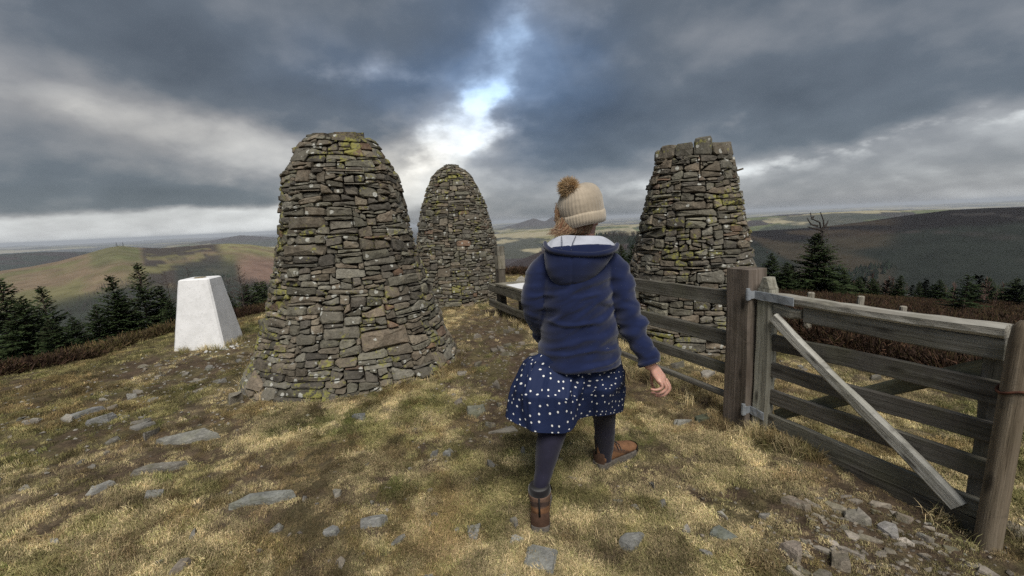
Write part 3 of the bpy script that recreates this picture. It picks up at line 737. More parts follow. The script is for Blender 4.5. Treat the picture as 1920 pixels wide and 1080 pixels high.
# ------------------------------------------------------------------ woodwork
def plank(mb, A, B, wv, tv, w, t, col, seg=10, ch=.005, wob=.004, seed=0, taper=1.0):
    """squared timber from A to B; wv, tv = directions of width and thickness"""
    r = np.random.default_rng(seed + 991); A, B, wv, tv = (np.array(q, float) for q in (A, B, wv, tv))
    wv /= np.linalg.norm(wv); tv /= np.linalg.norm(tv); L_ = np.linalg.norm(B - A); V, G = [], []; off = r.uniform(0, 50, 3)
    pr = [(-1, -1, 1, 0), (1, -1, -1, 0), (1, -1, 0, 1), (1, 1, 0, -1), (1, 1, -1, 0), (-1, 1, 1, 0), (-1, 1, 0, -1), (-1, -1, 0, 1)]
    ph = r.uniform(0, 6, 4)
    for i in range(seg + 1):
        k = i / seg; c = A + (B - A) * k + wv * wob * math.sin(ph[0] + 5 * k) + tv * wob * .6 * math.sin(ph[1] + 4 * k)
        ww = w * (1 + (taper - 1) * k) * (1 + .03 * math.sin(ph[2] + 7 * k)); tt = t
        for (a, b, da, db) in pr:
            ra, rb = r.normal(0, .0012), r.normal(0, .0012)
            V.append(c + wv * (a * ww / 2 + da * ch + ra) + tv * (b * tt / 2 + db * ch + rb)); G.append((k * L_ + off[0], a * ww / 2 + off[1], b * tt / 2 + off[2]))
    Fc = [(i * 8 + j, i * 8 + (j + 1) % 8, (i + 1) * 8 + (j + 1) % 8, (i + 1) * 8 + j) for i in range(seg) for j in range(8)] + [tuple(range(7, -1, -1)), tuple(range(seg * 8, seg * 8 + 8))]
    mb.add(V, Fc, col, G)
GREY, LIGHT, DARK, BROWN = (.150, .144, .132), (.34, .33, .30), (.138, .131, .120), (.160, .134, .116)
UPV = np.array([0, 0, 1.0])
HP = np.array([1.64, 2.95, 0.0]); LP = np.array([2.152, 1.767, 0.0]); GU = (LP - HP) / np.linalg.norm(LP - HP); GN = np.array([-GU[1], GU[0], 0]); GN = GN if np.dot(GN, -HP) > 0 else -GN   # GN points to the camera
hp0 = hz(HP[0], HP[1])
# hinge post
t = thing('gate_post', 'thick square brown post that carries the gate hinges', 'post', (HP[0], HP[1], hp0))
mb = MB(); plank(mb, HP + (0, 0, -.25), HP + (.005, .02, 1.15), GU, GN, .195, .175, BROWN, 14, .012, .004, 1); mb.build('shaft', M['oldpost'], t)
mb = MB()
for z in (.985, .165):
    c = HP + GU * .085 + GN * .100 + UPV * z
    tube_mb(mb, [c - UPV * .035, c + UPV * .045], .013, 8, (.26, .28, .30)); tube_mb(mb, [c - GN * .03, c], .009, 6, (.26, .28, .30))
mb.build('hinge_pin', M['iron'], t)
# latch post (round)
t = thing('gate_post', 'round weathered post at the open end of the gate, at the frame edge', 'post', (LP[0], LP[1], hz(LP[0], LP[1])))
mb = MB(); base = LP + GU * .012 + GN * .055
tube_mb(mb, [base + UPV * z + GU * .02 * z for z in (-.2, .0, .25, .5, .75, .95, 1.02, 1.045)], [.047, .046, .045, .044, .043, .041, .035, .018], 14, (.20, .165, .125)); mb.build('shaft', M['oldpost'], t, smooth=True)
for zz in (.74,):
    mb = MB(); c = base + UPV * zz + GU * .015
    pth = [c + GU * .050 * math.cos(q) + GN * .048 * math.sin(q) + UPV * .012 * math.sin(q * 2) for q in np.linspace(0, 6.6, 22)]
    pth += [c + GU * .05 + GN * .012 - UPV * .03]
    tube_mb(mb, pth, .006, 6, (.075, .030, .018)); mb.build('rusty_wire_loop', M['rust'], t, smooth=True)
# the gate
gate = thing('gate', 'weathered grey five-bar timber gate with a pale diagonal brace', 'gate', (HP[0] + GU[0] * .17, HP[1] + GU[1] * .17, hp0))
def gp(s, z, n=0.0): return HP + GU * s + UPV * z + GN * n
mb = MB(); plank(mb, gp(.155, -.01), gp(.155, 1.03), GU, GN, .105, .085, (.30, .295, .255), 12, .01, .003, 2)
plank(mb, gp(.155, 1.032), gp(.155, 1.105), GU, GN, .100, .080, (.30, .295, .255), 4, .012, .001, 3, taper=.45); mb.build('hinge_stile', M['wood'], gate)
mb = MB(); plank(mb, gp(1.225, .05, -.045), gp(1.225, 1.0, -.045), GU, GN, .075, .06, GREY, 10, .006, .003, 4); mb.build('latch_stile', M['wood'], gate)
RAILS = [(.945, .065, .07, (.30, .29, .25), 0.004), (.675, .105, .03, DARK, 0), (.480, .100, .03, (.135, .127, .115), 0), (.295, .105, .03, (.15, .14, .125), 0), (.118, .098, .034, (.19, .185, .16), 0), (.018, .095, .03, (.12, .112, .098), 0)]
mb = MB(); plank(mb, gp(.21, .972, .004), gp(1.26, .978, .004), UPV, GN, .058, .075, (.36, .35, .32), 14, .014, .004, 5); mb.build('rail', M['wood'], gate)  # sunlit top edge painted in: top rail toned paler, rails below darker
mb = MB(); plank(mb, gp(.40, .890, .0), gp(1.26, .898, .0), UPV, GN, .098, .035, (.235, .23, .21), 12, .006, .004, 6); mb.build('rail', M['wood'], gate)
mb = MB(); plank(mb, gp(.209, .897, .002), gp(.388, .893, .0), UPV, GN, .075, .045, (.33, .32, .28), 6, .01, .006, 7, taper=.8); mb.build('broken_rail_stub', M['wood'], gate)
for k, (z, w, tt, c, o) in enumerate(RAILS[1:]):
    mb = MB(); plank(mb, gp(.209 if k < 4 else .16, z, -.004 if k < 4 else .0), gp(1.262, z + (.022 if k < 3 else 0), -.004), UPV, GN, w, tt, c, 14, .005, .005, 10 + k); mb.build('rail', M['wood'], gate)
mb = MB(); plank(mb, gp(.235, .858, .040), gp(1.185, .108, .040), np.cross(gp(1.185, .108) - gp(.235, .858), GN), GN, .070, .042, (.47, .465, .435), 16, .012, .007, 20, 1.12)
br = mb.build('diagonal_brace', M['wood'], gate)
mb = MB(); bd = (gp(1.185, .108) - gp(.235, .858)); bd = bd / np.linalg.norm(bd)
for k in np.linspace(.08, .97, 11):
    c = gp(.235 + .95 * k, .858 - .75 * k, .0605) + np.cross(bd, GN) * rng.normal(0, .010); tube_mb(mb, [c, c + GN * .003], .0065, 7, (.03, .027, .025))
mb.build('nail', M['rust'], br)
mb = MB(); plank(mb, gp(1.20, .80, -.042), gp(.235, .16, -.042), np.cross(gp(.235, .16) - gp(1.20, .80), GN), GN, .075, .038, (.18, .18, .13), 14, .008, .003, 21); mb.build('rear_brace', M['wood'], gate)
# strap hinges
for z, s1, nm in ((.985, .36, 'upper'), (.165, .20, 'lower')):
    mb = MB(); n0 = .046
    plank(mb, gp(.095, z, n0 + .004), gp(s1, z - .012, n0 + .004), UPV, GN, .055, .006, (.25, .27, .295), 5, .002, 0, 30); tube_mb(mb, [gp(.085, z - .03, n0 + .05), gp(.085, z + .03, n0 + .05)], .017, 10, (.25, .27, .295))
    plank(mb, gp(.088, z, n0 + .045), gp(.098, z, n0 + .003), UPV, GU, .05, .005, (.25, .27, .295), 2, .001, 0, 31)
    so = mb.build('strap_hinge', M['iron'], gate)
    for s in ((.14, .30) if nm == 'upper' else (.155,)):
        mb = MB(); c = gp(s, z - .003, n0 + .007); tube_mb(mb, [c, c + GN * .006, c + GN * .009], [.011, .010, .005], 8, (.06, .045, .04)); mb.build('bolt', M['rust'], so)

# rail fence
F0 = np.array([-.269, 6.991, 0]); F1 = np.array([1.60, 3.03, 0]); FU = (F1 - F0) / np.linalg.norm(F1 - F0); FN = np.array([-FU[1], FU[0], 0]); FN = FN if np.dot(FN, -F1) > 0 else -FN
def fp(s, z, n=0.0): return F0 + FU * s + UPV * z + FN * n
t = thing('rail_fence', 'low grey timber rail fence behind the walking woman', 'fence', tuple(fp(2.9, hz(*fp(2.9, 0)[:2]))))
for s, hgt, w in ((1.42, .98, .11), (2.7, 1.0, .11)):
    mb = MB(); b0 = fp(s, 0, -.085); plank(mb, b0 + (0, 0, hz(b0[0], b0[1]) - .2), b0 + (0, 0, hgt), FU, FN, w, .1, GREY, 10, .008, .004, 40 + int(s)); mb.build('post', M['wood'], t)
for k, (z0, z1, w) in enumerate(((.90, .915, .115), (.60, .615, .115), (.37, .385, .085), (.175, .19, .045))):
    mb = MB(); plank(mb, fp(1.38, z0), fp(4.34, z1), UPV, FN, w, .036, (.155, .148, .13) if k < 3 else (.19, .18, .16), 22, .006, .006, 50 + k); mb.build('rail', M['wood'], t)
# step-stile with its tall hand post
t = thing('stile', 'timber step stile with a tall worn hand post at the end of the rail fence', 'stile', tuple(fp(.1, hz(*fp(.1, 0)[:2]))))
mb = MB(); b0 = fp(0, 0, -.10); zz = hz(b0[0], b0[1])
plank(mb, b0 + (0, 0, zz - .2), b0 + (0, 0, .78), FU, FN, .15, .12, (.13, .115, .10), 8, .01, .003, 60)
plank(mb, b0 + (0, 0, .782), b0 + (0, 0, 1.0), FU, FN, .165, .13, (.26, .24, .20), 4, .015, .004, 61)
plank(mb, b0 + (0, 0, 1.002), b0 + (0, 0, 1.15), FU, FN, .155, .125, (.19, .18, .155), 3, .02, .002, 62); mb.build('hand_post', M['wood'], t)
for s, n0 in ((1.32, -.03), (1.32, -.42), (.02, -.42)):
    mb = MB(); b0 = fp(s, 0, n0 - .05); plank(mb, b0 + (0, 0, hz(b0[0], b0[1]) - .15), b0 + (0, 0, .47), FU, FN, .12, .1, DARK, 6, .006, .002, 63 + int(s * 10)); mb.build('leg', M['wood'], t)
mb = MB(); plank(mb, fp(-.22, .452), fp(1.42, .452), UPV, FN, .13, .05, (.16, .15, .125), 12, .008, .004, 70); mb.build('front_beam', M['wood'], t)
mb = MB(); plank(mb, fp(-.27, .19, .002), fp(1.42, .19, .002), UPV, FN, .115, .045, (.14, .13, .11), 12, .008, .005, 71); mb.build('lower_rail', M['wood'], t)
mb = MB(); plank(mb, fp(-.18, .30, -.47), fp(1.42, .30, -.47), UPV, FN, .12, .04, DARK, 10, .006, .004, 72); mb.build('rear_rail', M['wood'], t)
mb = MB(); plank(mb, fp(.085, .538, -.20), fp(1.42, .538, -.20), FN, UPV, .46, .04, (.24, .225, .19), 10, .006, .002, 73); mb.build('step_board', M['wood'], t)
mb = MB(); plank(mb, fp(.40, .5625, -.19), fp(1.38, .5625, -.19), FN, UPV, .36, .008, (.72, .72, .72), 3, .002, 0, 74); o = mb.build('white_panel', make_plain('white_paint', .6, 18, .12, .1), t); o['label'] = 'thin white panel lying on the step board'

# fence posts out on the slope
for k, (x, y, Y, lean) in enumerate(((1521, 548, 5.2, .1), (1615, 555, 5.6, .12), (1694, 574, 5.4, .06))):
    top = pt(x, y, Y); z0 = hz(top[0], top[1])
    lab = ['short pale fence post showing above the gate rail, close to the hinge', 'short pale fence post in the middle of the three beyond the gate', 'shortest grey stake of the three posts beyond the gate'][k]
    t = thing('fence_post', lab, 'post', (top[0], top[1], z0), 'old fence posts beyond the gate')
    mb = MB(); tube_mb(mb, [(top[0] - lean * .4, top[1], z0 - .1), (top[0] - lean * .15, top[1], (z0 + top[2]) / 2), tuple(top - UPV * .01), tuple(top)], [.045, .043, .04, .03], 10, (.33, .31, .27)); mb.build('shaft', M['wood'], t)

# ------------------------------------------------------------------ trig pillar
def build_trig():
    c = np.array([-4.31, 5.93]); ztop_ = hz(c[0], c[1]) + .958; z0 = min(hz(c[0] + .3 * i, c[1] + .3 * j) for i in (-1, 1) for j in (-1, 1)) - .02; PH = ztop_ - z0 - .013; ang = R_(10)
    t = thing('trig_pillar', 'white-painted concrete trig pillar with tapered sides', 'pillar', (c[0], c[1], z0))
    mb = MB(); r = np.random.default_rng(5); rows = 12; V = []
    levels = np.linspace(-.25, PH, rows)
    prof = []
    for z in levels:
        k = max(0, z) / PH; hs = .318 + (.19 - .318) * k; ch = .022
        prof.append([(-hs + ch, -hs), (hs - ch, -hs), (hs, -hs + ch), (hs, hs - ch), (hs - ch, hs), (-hs + ch, hs), (-hs, hs - ch), (-hs, -hs + ch)])
    n = 8
    for z, pr in zip(levels, prof):
        for (x, y) in pr:
            j = r.normal(0, .0006, 2); x2, y2 = x + j[0], y + j[1]
            V.append((c[0] + x2 * math.cos(ang) - y2 * math.sin(ang), c[1] + x2 * math.sin(ang) + y2 * math.cos(ang), z0 + z))
    b = (rows - 1) * n
    for (x, y) in prof[-1]:
        x2, y2 = x * .9, y * .9; V.append((c[0] + x2 * math.cos(ang) - y2 * math.sin(ang), c[1] + x2 * math.sin(ang) + y2 * math.cos(ang), z0 + PH + .013))
    rows2 = rows + 1
    Fc = [(i * n + j, i * n + (j + 1) % n, (i + 1) * n + (j + 1) % n, (i + 1) * n + j) for i in range(rows2 - 1) for j in range(n)] + [tuple(range(rows * n, rows2 * n))]
    mb.add(V, Fc, (.80, .80, .80))
    m, g = mat_new('chalky_white_paint'); p = posn(g); cc = g.attr('tone'); n1 = g.noise(p, 6, 6, .65); n2 = g.noise(p, 38, 6, .75)
    z = g.sep(p)[2]; zz = g.m('SUBTRACT', z, z0)
    cc = g.mix(1.0, cc, g.ramp(n1, [(.3, (.86, .86, .86)), (.6, (1.04, 1.04, 1.05))]), 'MULTIPLY')
    f = g.m('MULTIPLY', g.ramp(n2, [(.56, 0.0), (.68, 1.0)]), .45); cc = g.mix(f, cc, (.30, .295, .285))
    edge = g.m('SUBTRACT', .07, g.m('ADD', zz, g.m('MULTIPLY', g.m('SUBTRACT', n2, .5), .45)))
    cc = g.mix(g.m('MULTIPLY', g.sstep(edge, 0.0, .08), .65), cc, (.14, .12, .09))
    finish(g, m, cc, .9, n2, .5, .004, .2)
    mb.build('concrete_shaft', m, t)
    mb = MB(); tp = (c[0], c[1], z0 + PH + .013); tube_mb(mb, [tp, (tp[0], tp[1], tp[2] + .008)], [.075, .07], 16, (.18, .14, .06)); mb.build('brass_plate', M['iron'], t)
build_trig()

# ------------------------------------------------------------------ loose rock
def rock_mesh(seed, lx, ly, lz, col, point=0.0):
    """angular slab: irregular plan, bevelled uneven top; lx x ly x lz metres"""
    r = np.random.default_rng(seed); n = r.integers(5, 8); an = np.sort(r.uniform(0, 2 * math.pi, n) * .35 + np.linspace(0, 2 * math.pi, n, endpoint=False) * .9)
    P = []
    for a in an:
        q = r.uniform(.75, 1.1); x, y = lx / 2 * q * math.cos(a), ly / 2 * q * math.sin(a)
        if point: y *= (1 - point * (x / lx + .5) * 1.6) if point > 0 else 1
        P.append((x, y))
    tx, ty = r.normal(0, .25), r.normal(0, .25); mb = MB(); V = []
    for x, y in P: V.append((x * 1.08, y * 1.08, -lz * .9))
    for x, y in P: V.append((x, y, lz * (.62 + tx * x / lx + ty * y / ly) + r.normal(0, .08) * lz))
    for x, y in P: q = r.uniform(.80, .95); V.append((x * q, y * q, lz * (.95 + tx * x / lx * 1.5 + ty * y / ly * 1.5) + r.normal(0, .10) * lz))
    V.append((r.normal(0, .08) * lx, r.normal(0, .08) * ly, lz * (1 + r.normal(0, .08)))); 
    Fc = []
    for k in range(n):
        k2 = (k + 1) % n; Fc += [(k, k2, n + k2, n + k), (n + k, n + k2, 2 * n + k2, 2 * n + k), (2 * n + k, 2 * n + k2, 3 * n)]
    mb.add(V, Fc, col); return mb
ROCKC = [(.19, .182, .165), (.225, .21, .185), (.16, .148, .125), (.20, .175, .14), (.25, .23, .20)]
RG = 'rocks bedded in the summit turf'
def put_rock(x, y, lx, ly, lz, rz, label, group, seed, col=None, tilt=0.0, name='rock', point=0.0):
    r = np.random.default_rng(seed + 5000); col = col or tuple(np.array(ROCKC[r.integers(len(ROCKC))]) * r.uniform(.85, 1.15))
    mb = rock_mesh(seed, lx, ly, lz, col, point); me = mb.mesh(name); me.materials.append(M['rock'])
    o = bpy.data.objects.new(name, me); COL.objects.link(o); o.location = (x, y, hz(x, y) - (.12 if group == RG else .22) * lz); o.rotation_euler = (r.normal(0, .08) + tilt, r.normal(0, .08), rz)
    return tag(o, label, 'rock', group)
RG = 'rocks bedded in the summit turf'
# photo position, width in px, plan depth in metres, height, turn, label, colour
BIG = [
 (492, 940, 125, .17, .05, .35, 'large grey-green wedge-shaped slab in the left foreground, pointing left', (.24, .245, .225)),
 (690, 973, 82, .10, .045, .25, 'long grey slab in the grass below the broad cairn', (.26, .26, .25)),
 (621, 993, 32, .07, .04, .1, 'small grey stone touching the left end of the long foreground slab', (.25, .25, .24)),
 (1012, 1045, 80, .16, .045, -.5, 'flat lichen-mottled slab at the bottom edge below the left boot', (.22, .22, .205)),
 (895, 992, 66, .11, .04, -.4, 'grey mottled stone left of the planted boot heel', (.24, .235, .22)),
 (968, 1008, 34, .06, .03, .2, 'pale rounded stone just behind the planted left boot', (.33, .325, .30)),
 (350, 820, 125, .18, .05, .1, 'long low slab with a straight top edge, lying left of the broad cairn', (.23, .225, .20)),
 (300, 880, 90, .10, .06, .2, 'narrow upstanding rock rib half sunk in grass, below the long low slab', (.20, .185, .16)),
 (160, 772, 50, .2, .06, .5, 'grey split rock with a flat face, upper of the pair at far left', (.25, .25, .25)),
 (192, 785, 42, .17, .07, .7, 'grey tilted rock with a shadowed edge, lower of the pair at far left', (.22, .22, .22)),
 (440, 752, 40, .22, .12, -.9, 'tan pointed boulder leaning at the left foot of the broad cairn', (.24, .215, .175)),
 (460, 735, 24, .14, .09, .2, 'small grey boulder tucked between the broad cairn and the tan boulder', (.2, .19, .165)),
 (677, 780, 36, .14, .03, .6, 'dark blue-grey flat stone in the green turf at the foot of the broad cairn', (.12, .125, .13)),
 (950, 804, 72, .10, .03, .25, 'long pale flat stone set like a step in the path, left of the skirt', (.26, .235, .195)),
 (985, 792, 40, .10, .03, .3, 'tan flat stone across the path partly behind the skirt', (.24, .21, .17)),
 (1494, 940, 66, .13, .035, -.45, 'large brown angular block in front of the gate', (.235, .195, .155)),
 (1280, 783, 38, .15, .05, .2, 'rounded lichen-covered stone under the woman’s right hand', (.27, .265, .235)),
 (1320, 774, 46, .15, .025, .1, 'dark mossy flat slab near the foot of the hinge post', (.075, .085, .06)),
 (1358, 996, 52, .09, .03, -.1, 'greenish flat stone alone in the mud, before the gate', (.20, .215, .19)),
 (1187, 1015, 34, .14, .05, -1.1, 'upright-grained grey stone in the pale grass at bottom centre', (.19, .19, .18)),
 (1438, 966, 26, .09, .04, -1.2, 'thin blade-shaped stone standing on edge left of the brown block', (.24, .225, .20)),
 (1610, 968, 40, .14, .05, -1.0, 'tall pale splinter of rock leaning uphill in the scree', (.255, .235, .20)),
 (1490, 1034, 50, .10, .05, -.4, 'pinkish-brown flat-topped stone at the bottom of the scree', (.28, .235, .195)),
 (1668, 992, 42, .10, .04, -.6, 'pale lilac-grey slab beside the gate’s lower bar', (.29, .275, .265)),
 (1578, 1056, 40, .11, .05, -.8, 'brown wedge of stone at the bottom edge of the scree', (.25, .215, .17)),
 (1700, 966, 44, .07, .04, -.5, 'smooth pinkish stone lying against the bottom board of the gate', (.30, .25, .205)),
 (1902, 985, 46, .12, .05, -.2, 'pale stone just beyond the round gate post', (.28, .245, .2)),
 (185, 912, 44, .1, .03, .4, 'small pale slab low in the left foreground, left of the big wedge', (.27, .265, .245)),
 (290, 928, 34, .10, .05, .3, 'knobbly grey stone midway between the big wedge and the frame edge', (.25, .245, .235)),
 (335, 1062, 40, .07, .05, .9, 'rounded tan stone at the bottom of the left foreground', (.25, .215, .175)),
 (108, 1005, 40, .07, .03, .3, 'thin white-grey stone in the bottom left corner', (.30, .295, .27)),
 (838, 848, 20, .07, .04, .2, 'small pair-topped grey stone in open grass before the path', (.24, .24, .23)),
 (368, 707, 34, .13, .02, .1, 'flat grey stone in worn ground below the white pillar', (.25, .24, .21)),
 (247, 741, 18, .10, .06, .9, 'bright white-faced stone left of the white pillar', (.42, .41, .38)),
 (895, 770, 40, .2, .03, .2, 'greenish slab sunk in the path above the step stone', (.19, .19, .15)),
]
for k, (x, y, wpx, ly, lz, rz, lab, c) in enumerate(BIG):
    p = gpt(x, y, .03); dep = (p - EYEP) @ FW; wm = wpx / F_PX * dep
    put_rock(p[0], p[1], wm, ly, lz * .8, rz, lab, RG, 300 + k, c, point=.5 if k in (0, 10, 20) else 0)
LANDMARKS = [(-1.4, 2.45, 'big wedge-shaped slab'), (-.75, 2.25, 'long grey foreground slab'), (.08, 1.75, 'bottom-edge lichened slab'), (-.17, 1.93, 'mottled stone by the boot'), (-2.35, 3.25, 'long low slab'), (-2.3, 2.75, 'narrow rock rib'),
 (-4.0, 3.85, 'split grey rock pair'), (-2.5, 3.75, 'tan pointed boulder'), (-.1, 3.3, 'long step stone'), (1.22, 2.15, 'brown angular block'), (.85, 3.0, 'rounded lichen-covered stone'), (.9, 1.95, 'lone greenish stone'), (.53, 1.87, 'upright-grained stone'),
 (1.45, 2.02, 'tall leaning splinter'), (1.1, 1.75, 'pinkish-brown flat-topped stone'), (1.6, 1.93, 'lilac-grey slab'), (1.3, 1.65, 'brown wedge of stone'), (2.15, 1.77, 'round gate post'), (1.64, 2.95, 'hinge post'), (-4.31, 5.93, 'white pillar'), (-1.8, 4.86, 'broad cairn'), (-1.1, 8.85, 'slim beehive cairn'),
 (2.23, 5.29, 'flat-topped cairn'), (-.2, 7.0, 'step stile'), (.5, 2.5, 'walker’s right boot'), (.1, 2.0, 'walker’s left boot'), (1.9, 2.35, 'middle of the gate'), (.9, 4.6, 'middle of the rail fence'), (-3.5, 2.9, 'knobbly grey stone'), (-2.7, 2.1, 'small pale left slab'), (-1.6, 1.75, 'rounded tan stone'), (-.5, 2.75, 'pair-topped grey stone')]
USED = {}
def relabel(x, y, s, col, noun, grp):
    d = math.hypot(x, y); q = min(LANDMARKS, key=lambda t: math.hypot(t[0] - x, t[1] - y)); dx, dy = x - q[0], y - q[1]; dd = math.hypot(dx, dy)
    u = np.array([q[0], q[1]]) / math.hypot(q[0], q[1]); side = dx * u[1] - dy * u[0]; fwd = dx * u[0] + dy * u[1]
    pos = ('right of' if side > 0 else 'left of') if abs(side) > 1.6 * abs(fwd) else (('beyond' if fwd > 0 else 'in front of') if abs(fwd) > 1.6 * abs(side) else (('behind and right of' if side > 0 else 'behind and left of') if fwd > 0 else ('before and right of' if side > 0 else 'before and left of')))
    br = sum(col) / 3; warm = col[0] / col[2]
    cn = ('pale' if br > .25 else 'dark' if br < .16 else 'mid') + ('-brown' if warm > 1.32 else '-grey')
    sz = 'tiny' if s < .05 else 'small' if s < .085 else 'hand-sized' if s < .13 else 'broad'
    o3 = sorted(LANDMARKS, key=lambda t: math.hypot(t[0] - x, t[1] - y))[1:5]
    cand = ['%s %s %s %s%s the %s' % (sz, cn, noun, 'just ' if dd < .28 else '', pos, q[2])]
    cand += ['%s %s %s between the %s and the %s' % (sz, cn, noun, q[2], o[2]) for o in o3] + ['%s %s %s on the line from the %s to the %s' % (sz, cn, noun, o3[0][2], o[2]) for o in o3[1:]]
    for c in cand:
        if len(c.split()) <= 16 and USED.get(c) is None: USED[c] = grp; return c
    for c in cand:
        if USED.get(c) == grp: return c
    return cand[0]
def many(n, poly, s0, s1, label, group, seed, flat=.35, cols=None, name='stone', ang=None):
    r = np.random.default_rng(seed); k = 0; pts_ = []
    while k < n:
        x = r.uniform(min(q[0] for q in poly), max(q[0] for q in poly)); y = r.uniform(min(q[1] for q in poly), max(q[1] for q in poly))
        ins = False; j = len(poly) - 1
        for i in range(len(poly)):
            (xi, yi), (xj, yj) = poly[i], poly[j]
            if (yi > y) != (yj > y) and x < (xj - xi) * (y - yi) / (yj - yi) + xi: ins = not ins
            j = i
        if not ins or any(math.hypot(x - a, y - b) < s0 * .9 for a, b in pts_): continue
        if any(math.hypot(x - a, y - b) < q for a, b, q in CAIRN_C): continue
        pts_.append((x, y)); s = s0 + (s1 - s0) * r.random() ** 2; cc_ = (cols or ROCKC); cc_ = tuple(np.array(cc_[r.integers(len(cc_))]) * r.uniform(.8, 1.2))
        put_rock(x, y, s, s * r.uniform(.45, .85), s * flat * r.uniform(.6, 1.3), (ang + r.normal(0, .35)) if ang is not None else r.uniform(0, 6.28), relabel(x, y, s, cc_, 'stone' if name == 'stone' else 'rock chip', group), group, seed * 1000 + k, cc_, name=name, point=r.uniform(0, .55) if name != 'stone' else 0)
        k += 1
SC = [(.27, .235, .19), (.30, .265, .225), (.22, .195, .165), (.33, .295, .255)]
many(115, [(.95, 1.45), (1.25, 1.75), (1.55, 2.1), (1.85, 2.1), (2.0, 1.85), (2.1, 1.45), (1.9, 1.15), (1.2, 1.1)], .028, .115, 'angular brown chip lying loose in the scree before the gate', 'loose chips in the scree before the gate', 41, .20, SC, 'scree_stone', -.6)
many(16, [(2.25, 1.95), (2.6, 2.3), (3.0, 2.0), (2.5, 1.55)], .05, .13, 'pale flat stone in the grass just past the gate', 'pale stones past the gate', 42, .22, SC, 'scree_stone')
many(46, [(-5.2, 3.2), (-4.6, 5.0), (-3.0, 5.0), (-3.1, 3.4), (-2.2, 2.5), (-3.4, 2.4)], .05, .19, 'small grey stone half sunk in turf between the pillar and the left edge', 'small stones in the left turf', 43, .22)
many(24, [(-4.6, 5.0), (-4.3, 5.45), (-3.4, 5.6), (-3.0, 5.7), (-2.9, 4.9), (-3.8, 4.4)], .04, .13, 'small brownish stone in worn ground at the white pillar’s foot', 'small stones at the foot of the white pillar', 44, .22)
many(60, [(-.9, 5.2), (-.6, 7.2), (.0, 7.2), (.5, 5.0), (.5, 3.4), (.1, 2.9), (-.5, 3.2)], .05, .18, 'small brown stone trodden into the bare path between cairn and fence', 'small stones trodden into the path', 45, .28, [(.19, .165, .135), (.22, .2, .17), (.16, .14, .115)])
many(84, [(-1.9, 1.35), (-1.7, 2.4), (-.8, 3.0), (.6, 2.7), (1.1, 2.3), (.9, 1.4), (.2, 1.15)], .025, .085, 'small grey stone in the straw-coloured foreground grass', 'small stones in the foreground grass', 46, .45)
many(26, [(1.3, 4.4), (2.2, 3.4), (3.2, 2.6), (3.3, 3.6), (2.9, 4.2), (1.9, 4.4)], .05, .17, 'pale stone lying in the yellow grass beyond the fence', 'pale stones beyond the fence', 47, .4)
many(14, [(.0, 9.5), (.2, 12.5), (1.2, 12.5), (1.2, 9.5)], .1, .35, 'pale stone far along the summit behind the stile', 'pale stones far along the summit', 48, .35)
def flakes(name, n, cx, cy, sx, sy, s0, s1, col, label, seed):
    r = np.random.default_rng(seed); mb = MB()
    for k in range(n):
        x, y = cx + r.normal(0, sx), cy + r.normal(0, sy); s = r.uniform(s0, s1); z = hz(x, y) + s * .2
        V = [(x + s * math.cos(a) * r.uniform(.6, 1), y + s * math.sin(a) * r.uniform(.5, 1), z + r.normal(0, .15) * s) for a in np.linspace(0, 6.28, 6)[:-1]]
        V += [(x, y, z + s * .5), (x, y, z - s)]
        mb.add(V, [(i, (i + 1) % 5, 5) for i in range(5)] + [((i + 1) % 5, i, 6) for i in range(5)], np.array(col) * r.uniform(.6, 1.3))
    o = mb.build(name, M['rock']); tag(o, label, None, None, 'stuff')
flakes('paint_flakes', 60, -3.98, 5.68, .12, .10, .012, .03, (.55, .54, .52), 'white paint flakes and chips at the pillar foot', 3)
flakes('gravel', 600, 1.4, 1.55, .45, .35, .006, .018, (.20, .175, .145), 'small gravel in the mud before the gate', 4)
flakes('gravel', 700, -.2, 4.2, .45, 1.6, .006, .02, (.22, .19, .16), 'small gravel on the bare path', 5)
flakes('gravel', 700, -3.4, 4.3, 1.0, .9, .008, .025, (.25, .23, .20), 'small gravel in the turf around the white pillar', 6)

